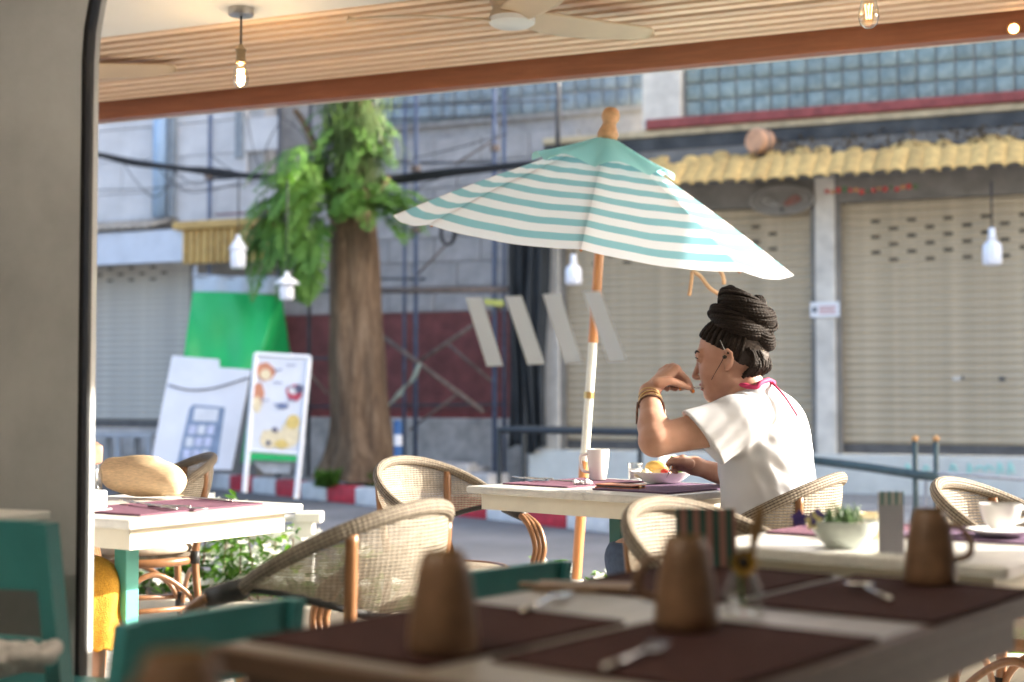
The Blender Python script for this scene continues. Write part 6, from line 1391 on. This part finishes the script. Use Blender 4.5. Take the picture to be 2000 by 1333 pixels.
# striped menu card, vase
m, nt, b = base('stripe_card'); tc = node(nt,'ShaderNodeTexCoord'); sp = node(nt,'ShaderNodeSeparateXYZ'); nt.links.new(tc.outputs['Object'], sp.inputs[0])
fx = mth('FRACT', mth('DIVIDE', sp.outputs[0], .021), 0); st = mth('GREATER_THAN', fx, .52); c1 = node(nt,'ShaderNodeMix', data_type='RGBA'); nt.links.new(st, c1.inputs[0]); c1.inputs[6].default_value=(.25,.13,.11,1); c1.inputs[7].default_value=(.02,.07,.06,1); nt.links.new(c1.outputs[2], b.inputs['Base Color'])
p = PZ(1381,1112,.751); o = thing('menu_card', 'folded menu card with dark green and pink stripes', 'menu', (p.x,p.y,.7548))
mb = MB(); mb.box((-.048,-.001,.0),(.048,.001,.088),0,Matrix.Rotation(R(-9),3,'X')); mb.build('front', 'stripe_card', o); mb = MB(); mb.box((-.048,.029,.0),(.048,.031,.088),0,Matrix.Rotation(R(9),3,'X')); mb.build('back', 'stripe_card', o)
p = PZ(1452,1196,.751); o = thing('flower_vase', 'small glass vase holding a yellow flower and a dry pod', 'vase', (p.x,p.y,.7505))
MB().lathe([(0,.003),(.024,0),(.027,.005),(.026,.025),(.015,.05),(.013,.062),(.015,.066),(.0125,.064),(.011,.05),(.022,.02),(0,.007)], 28).build('glass', 'clear_glass', o, True)
mat('petal_yellow', (.30,.17,.015), .6, .2, 60)
MB().tube([(0,0,.01),(-.005,0,.05),(-.002,-.01,.064)], .0018, 6).build('stem', 'herb', o); mb = MB()
for k in range(11):
    a = k*2*math.pi/11; c = Vector((-.002,-.012,.066)); u1 = Vector((math.cos(a),-.35,math.sin(a))).normalized(); u2 = Vector((-math.sin(a),0,math.cos(a))); mb.add([c+u1*.004, c+u1*.013-u2*.005, c+u1*.021, c+u1*.013+u2*.005], [(0,1,2,3)])
mb.build('petals', 'petal_yellow', o); MB().lathe([(0,-.005),(.008,-.002),(.008,.002),(0,.004)], 14, (-.002,-.0155,.066), Matrix.Rotation(R(90),3,'X')).build('flower_heart', 'eye_dark', o, True)
MB().tube([(.004,0,.03),(.012,.005,.075),(.02,.01,.11),(.026,.012,.135)], [.0018,.003,.009,.004], 8).build('pod', 'dry_pod', o, True)
# cutlery on the indoor table
cutlery('fork', 'steel fork on the dark mat before the vase', (1180,1312), (1290,1270)); cutlery('knife', 'steel knife beside the dark mat near the teal chair back', (1020,1200), (1110,1160)); cutlery('spoon', 'steel spoon on the dark mat at the window end', (1740,1176), (1670,1148)); 
wood('tray_wood', (.22,.14,.08), (.14,.09,.05), 3, .5)
p = PZ(1140,1150,.752); o = thing('wooden_tray', 'narrow wooden serving board at the window side of the table', 'board', (p.x,p.y,.7505), R(-12)); MB().box((-.07,-.03,0),(.07,.03,.009),.003).build('board', 'tray_wood', o); MB().box((-.095,-.01,.001),(-.0701,.01,.008),.003).build('grip', 'tray_wood', o)
# teal wooden chairs
mat('teal_paint', (.05,.26,.27), .35, .1, 8, .06, 30)
def wood_chair(label, loc, rz):
    o = thing('wooden_chair', label, 'chair', loc, rz, 'teal wooden chairs inside')
    MB().box((-.19,-.19,.43),(.20,.19,.455),.01).build('seat', 'teal_paint', o)
    for s in (-1,1):
        mb = MB(); pts = [(-.20,0),(-.165,0),(-.165,.45),(-.185,.58),(-.225,.80),(-.262,.80),(-.222,.58),(-.20,.45)]; y0, y1 = (.165,.195) if s > 0 else (-.195,-.165); mb.prism(pts, y0, y1, lambda x, y, d: (x, d, y)); mb.build('back_post', 'teal_paint', o)
        MB().box((.155,s*.18-.016,0),(.187,s*.18+.016,.4295),.004).build('front_leg', 'teal_paint', o); MB().box((-.164,s*.18-.01,.2),(.1545,s*.18+.01,.23),.003).build('stretcher', 'teal_paint', o)
    for z0, z1 in ((.685,.80),(.56,.60)):
        xo = lambda z: -.185-(z-.58)*.1818-.006 if z > .58 else -.185
        mb = MB(); mb.prism([(xo(z0),z0),(xo(z0)-.022,z0),(xo(z1)-.022,z1+.002),(xo(z1),z1+.002)], -.1645, .1645, lambda x, y, d: (x, d, y)); mb.build('back_rail', 'teal_paint', o)
    MB().box((.16,-.1635,.39),(.18,.1635,.4295),.003).build('front_rail', 'teal_paint', o)
    return o
def chair_from_top(label, pl2, pr2, z):   # top corners of the back seen from behind: left and right
    a = PZ(*pl2, z); b2 = PZ(*pr2, z); d = (b2-a); rz = math.atan2(d.y, d.x)+R(90); mid = (a+b2)/2; o = wood_chair(label, (0,0,0), rz); sc_ = min(1.0, d.length/.39)
    s_ = Vector((max(.7,sc_), max(.62,sc_), z/.802)); o.scale = s_; off_ = Matrix.Rotation(rz,3,'Z')@Vector((-.24*s_.x,0,0)); o.location = (mid.x-off_.x, mid.y-off_.y, 0); return o
chair_from_top('dark teal wooden chair pulled up to the corner of the long indoor table', (232,1218), (582,1166), .73)
chair_from_top('teal wooden chair between the long table and the window glass', (905,1118), (1098,1094), .765)
ca = wood_chair('teal wooden chair with a white cloth tied to it by the concrete wall', (0,0,0), 0)
pr_ = P(86,1020,2.42); rz = R(72); ca.rotation_euler=(0,0,rz); off_ = Matrix.Rotation(rz,3,'Z')@Vector((-.245,-.18,.802)); ca.location = (pr_.x-off_.x, pr_.y-off_.y, 0); ca.scale=(1,1,pr_.z/.802)
mat('cloth_grey', (.55,.52,.50), .9, .15, 40, .3, 120)
pc = P(62,1275,2.36); o = thing('tied_cloth', 'white cloth knotted round the back post of the teal chair', 'cloth', pc)
mb = MB(); mb.tube([Vector((.034*math.cos(a),.042*math.sin(a),.004*math.sin(3*a))) for a in [i*2*math.pi/24 for i in range(24)]], [.010+.003*(i%3) for i in range(24)], 10, closed=True); mb.build('band', 'cloth_grey', o, True)
sdf_mesh(lambda p: smin(smin(ell(p,(-.04,-.02,-.005),(.03,.024,.026)), ell(p,(-.065,-.015,-.012),(.03,.02,.022)), .015), ell(p,(-.05,-.02,.012),(.02,.02,.014)), .01)+.0025*np.sin(p[:,0]*190+p[:,2]*120)+.002*np.sin(p[:,2]*260), (-.13,-.09,-.07), (.03,.05,.06), .0035, 'knot', 'cloth_grey', o)
p = P(10,1005,2.7); o = thing('wall_shelf', 'narrow pale ledge fixed to the concrete wall', 'shelf', (p.x,p.y,p.z), -YAW); MB().box((-.3,-.09,-.016),(.022,.1,.0),.003).build('board', 'soffit_white', o); MB().box((-.25,.0,-.06),(-.235,.09,-.0162)).build('bracket', 'soffit_white', o)
# lit pendants over the indoor tables
def room_lamp(label, loc, watt):
    o = thing('room_pendant', label, 'lamp', loc)
    MB().lathe([(0,0),(.012,.001),(.026,.012),(.032,.035),(.030,.06),(.022,.09),(.015,.108)], 18).build('bulb', 'bulb_glass', o, True)
    MB().tube([(0,0,.03),(.004,0,.055),(0,0,.08)], .006, 6).build('filament', 'filament', o); MB().lathe([(.017,.1),(.021,.104),(.018,.15),(.008,.178),(0,.18)], 16).build('socket', 'aged_brass', o, True); MB().tube([(0,0,.175),(0,0,2.615-loc[2])], .0045, 6).build('cord', 'black_cable', o, True)
    l = bpy.data.lights.new('bulb_light','POINT'); l.energy = watt; l.color = (1,.95,.89); l.shadow_soft_size = .03; lo = bpy.data.objects.new('bulb_light', l); col.objects.link(lo); lo.parent = o; lo.location = (0,0,.05)
room_lamp('lit filament pendant over the long indoor table', (-.25,1.35,2.36), .5); room_lamp('lit filament pendant over the near indoor table', (.55,.75,2.36), .35)
room_lamp('lit filament pendant by the concrete wall', (-1.1,1.0,2.36), 12.5)
for o in list(scene.objects):
    if o.get('label') == 'lit filament bulb on a black cord under the white soffit':
        l = bpy.data.lights.new('bulb_light','POINT'); l.energy = 1; l.color = (1,.72,.42); l.shadow_soft_size = .02; lo = bpy.data.objects.new('bulb_light', l); col.objects.link(lo); lo.parent = o; lo.location = (0,0,.05)
put(copy_tree(ch1), PO.x+.02, PO.y-.0, qf.x, qf.y, 'rattan armchair under the person in the yellow skirt')
# chair pushed in at the near side of the right table
put(copy_tree(ch1), .96, 2.50, .3, .95, 'x') if False else None
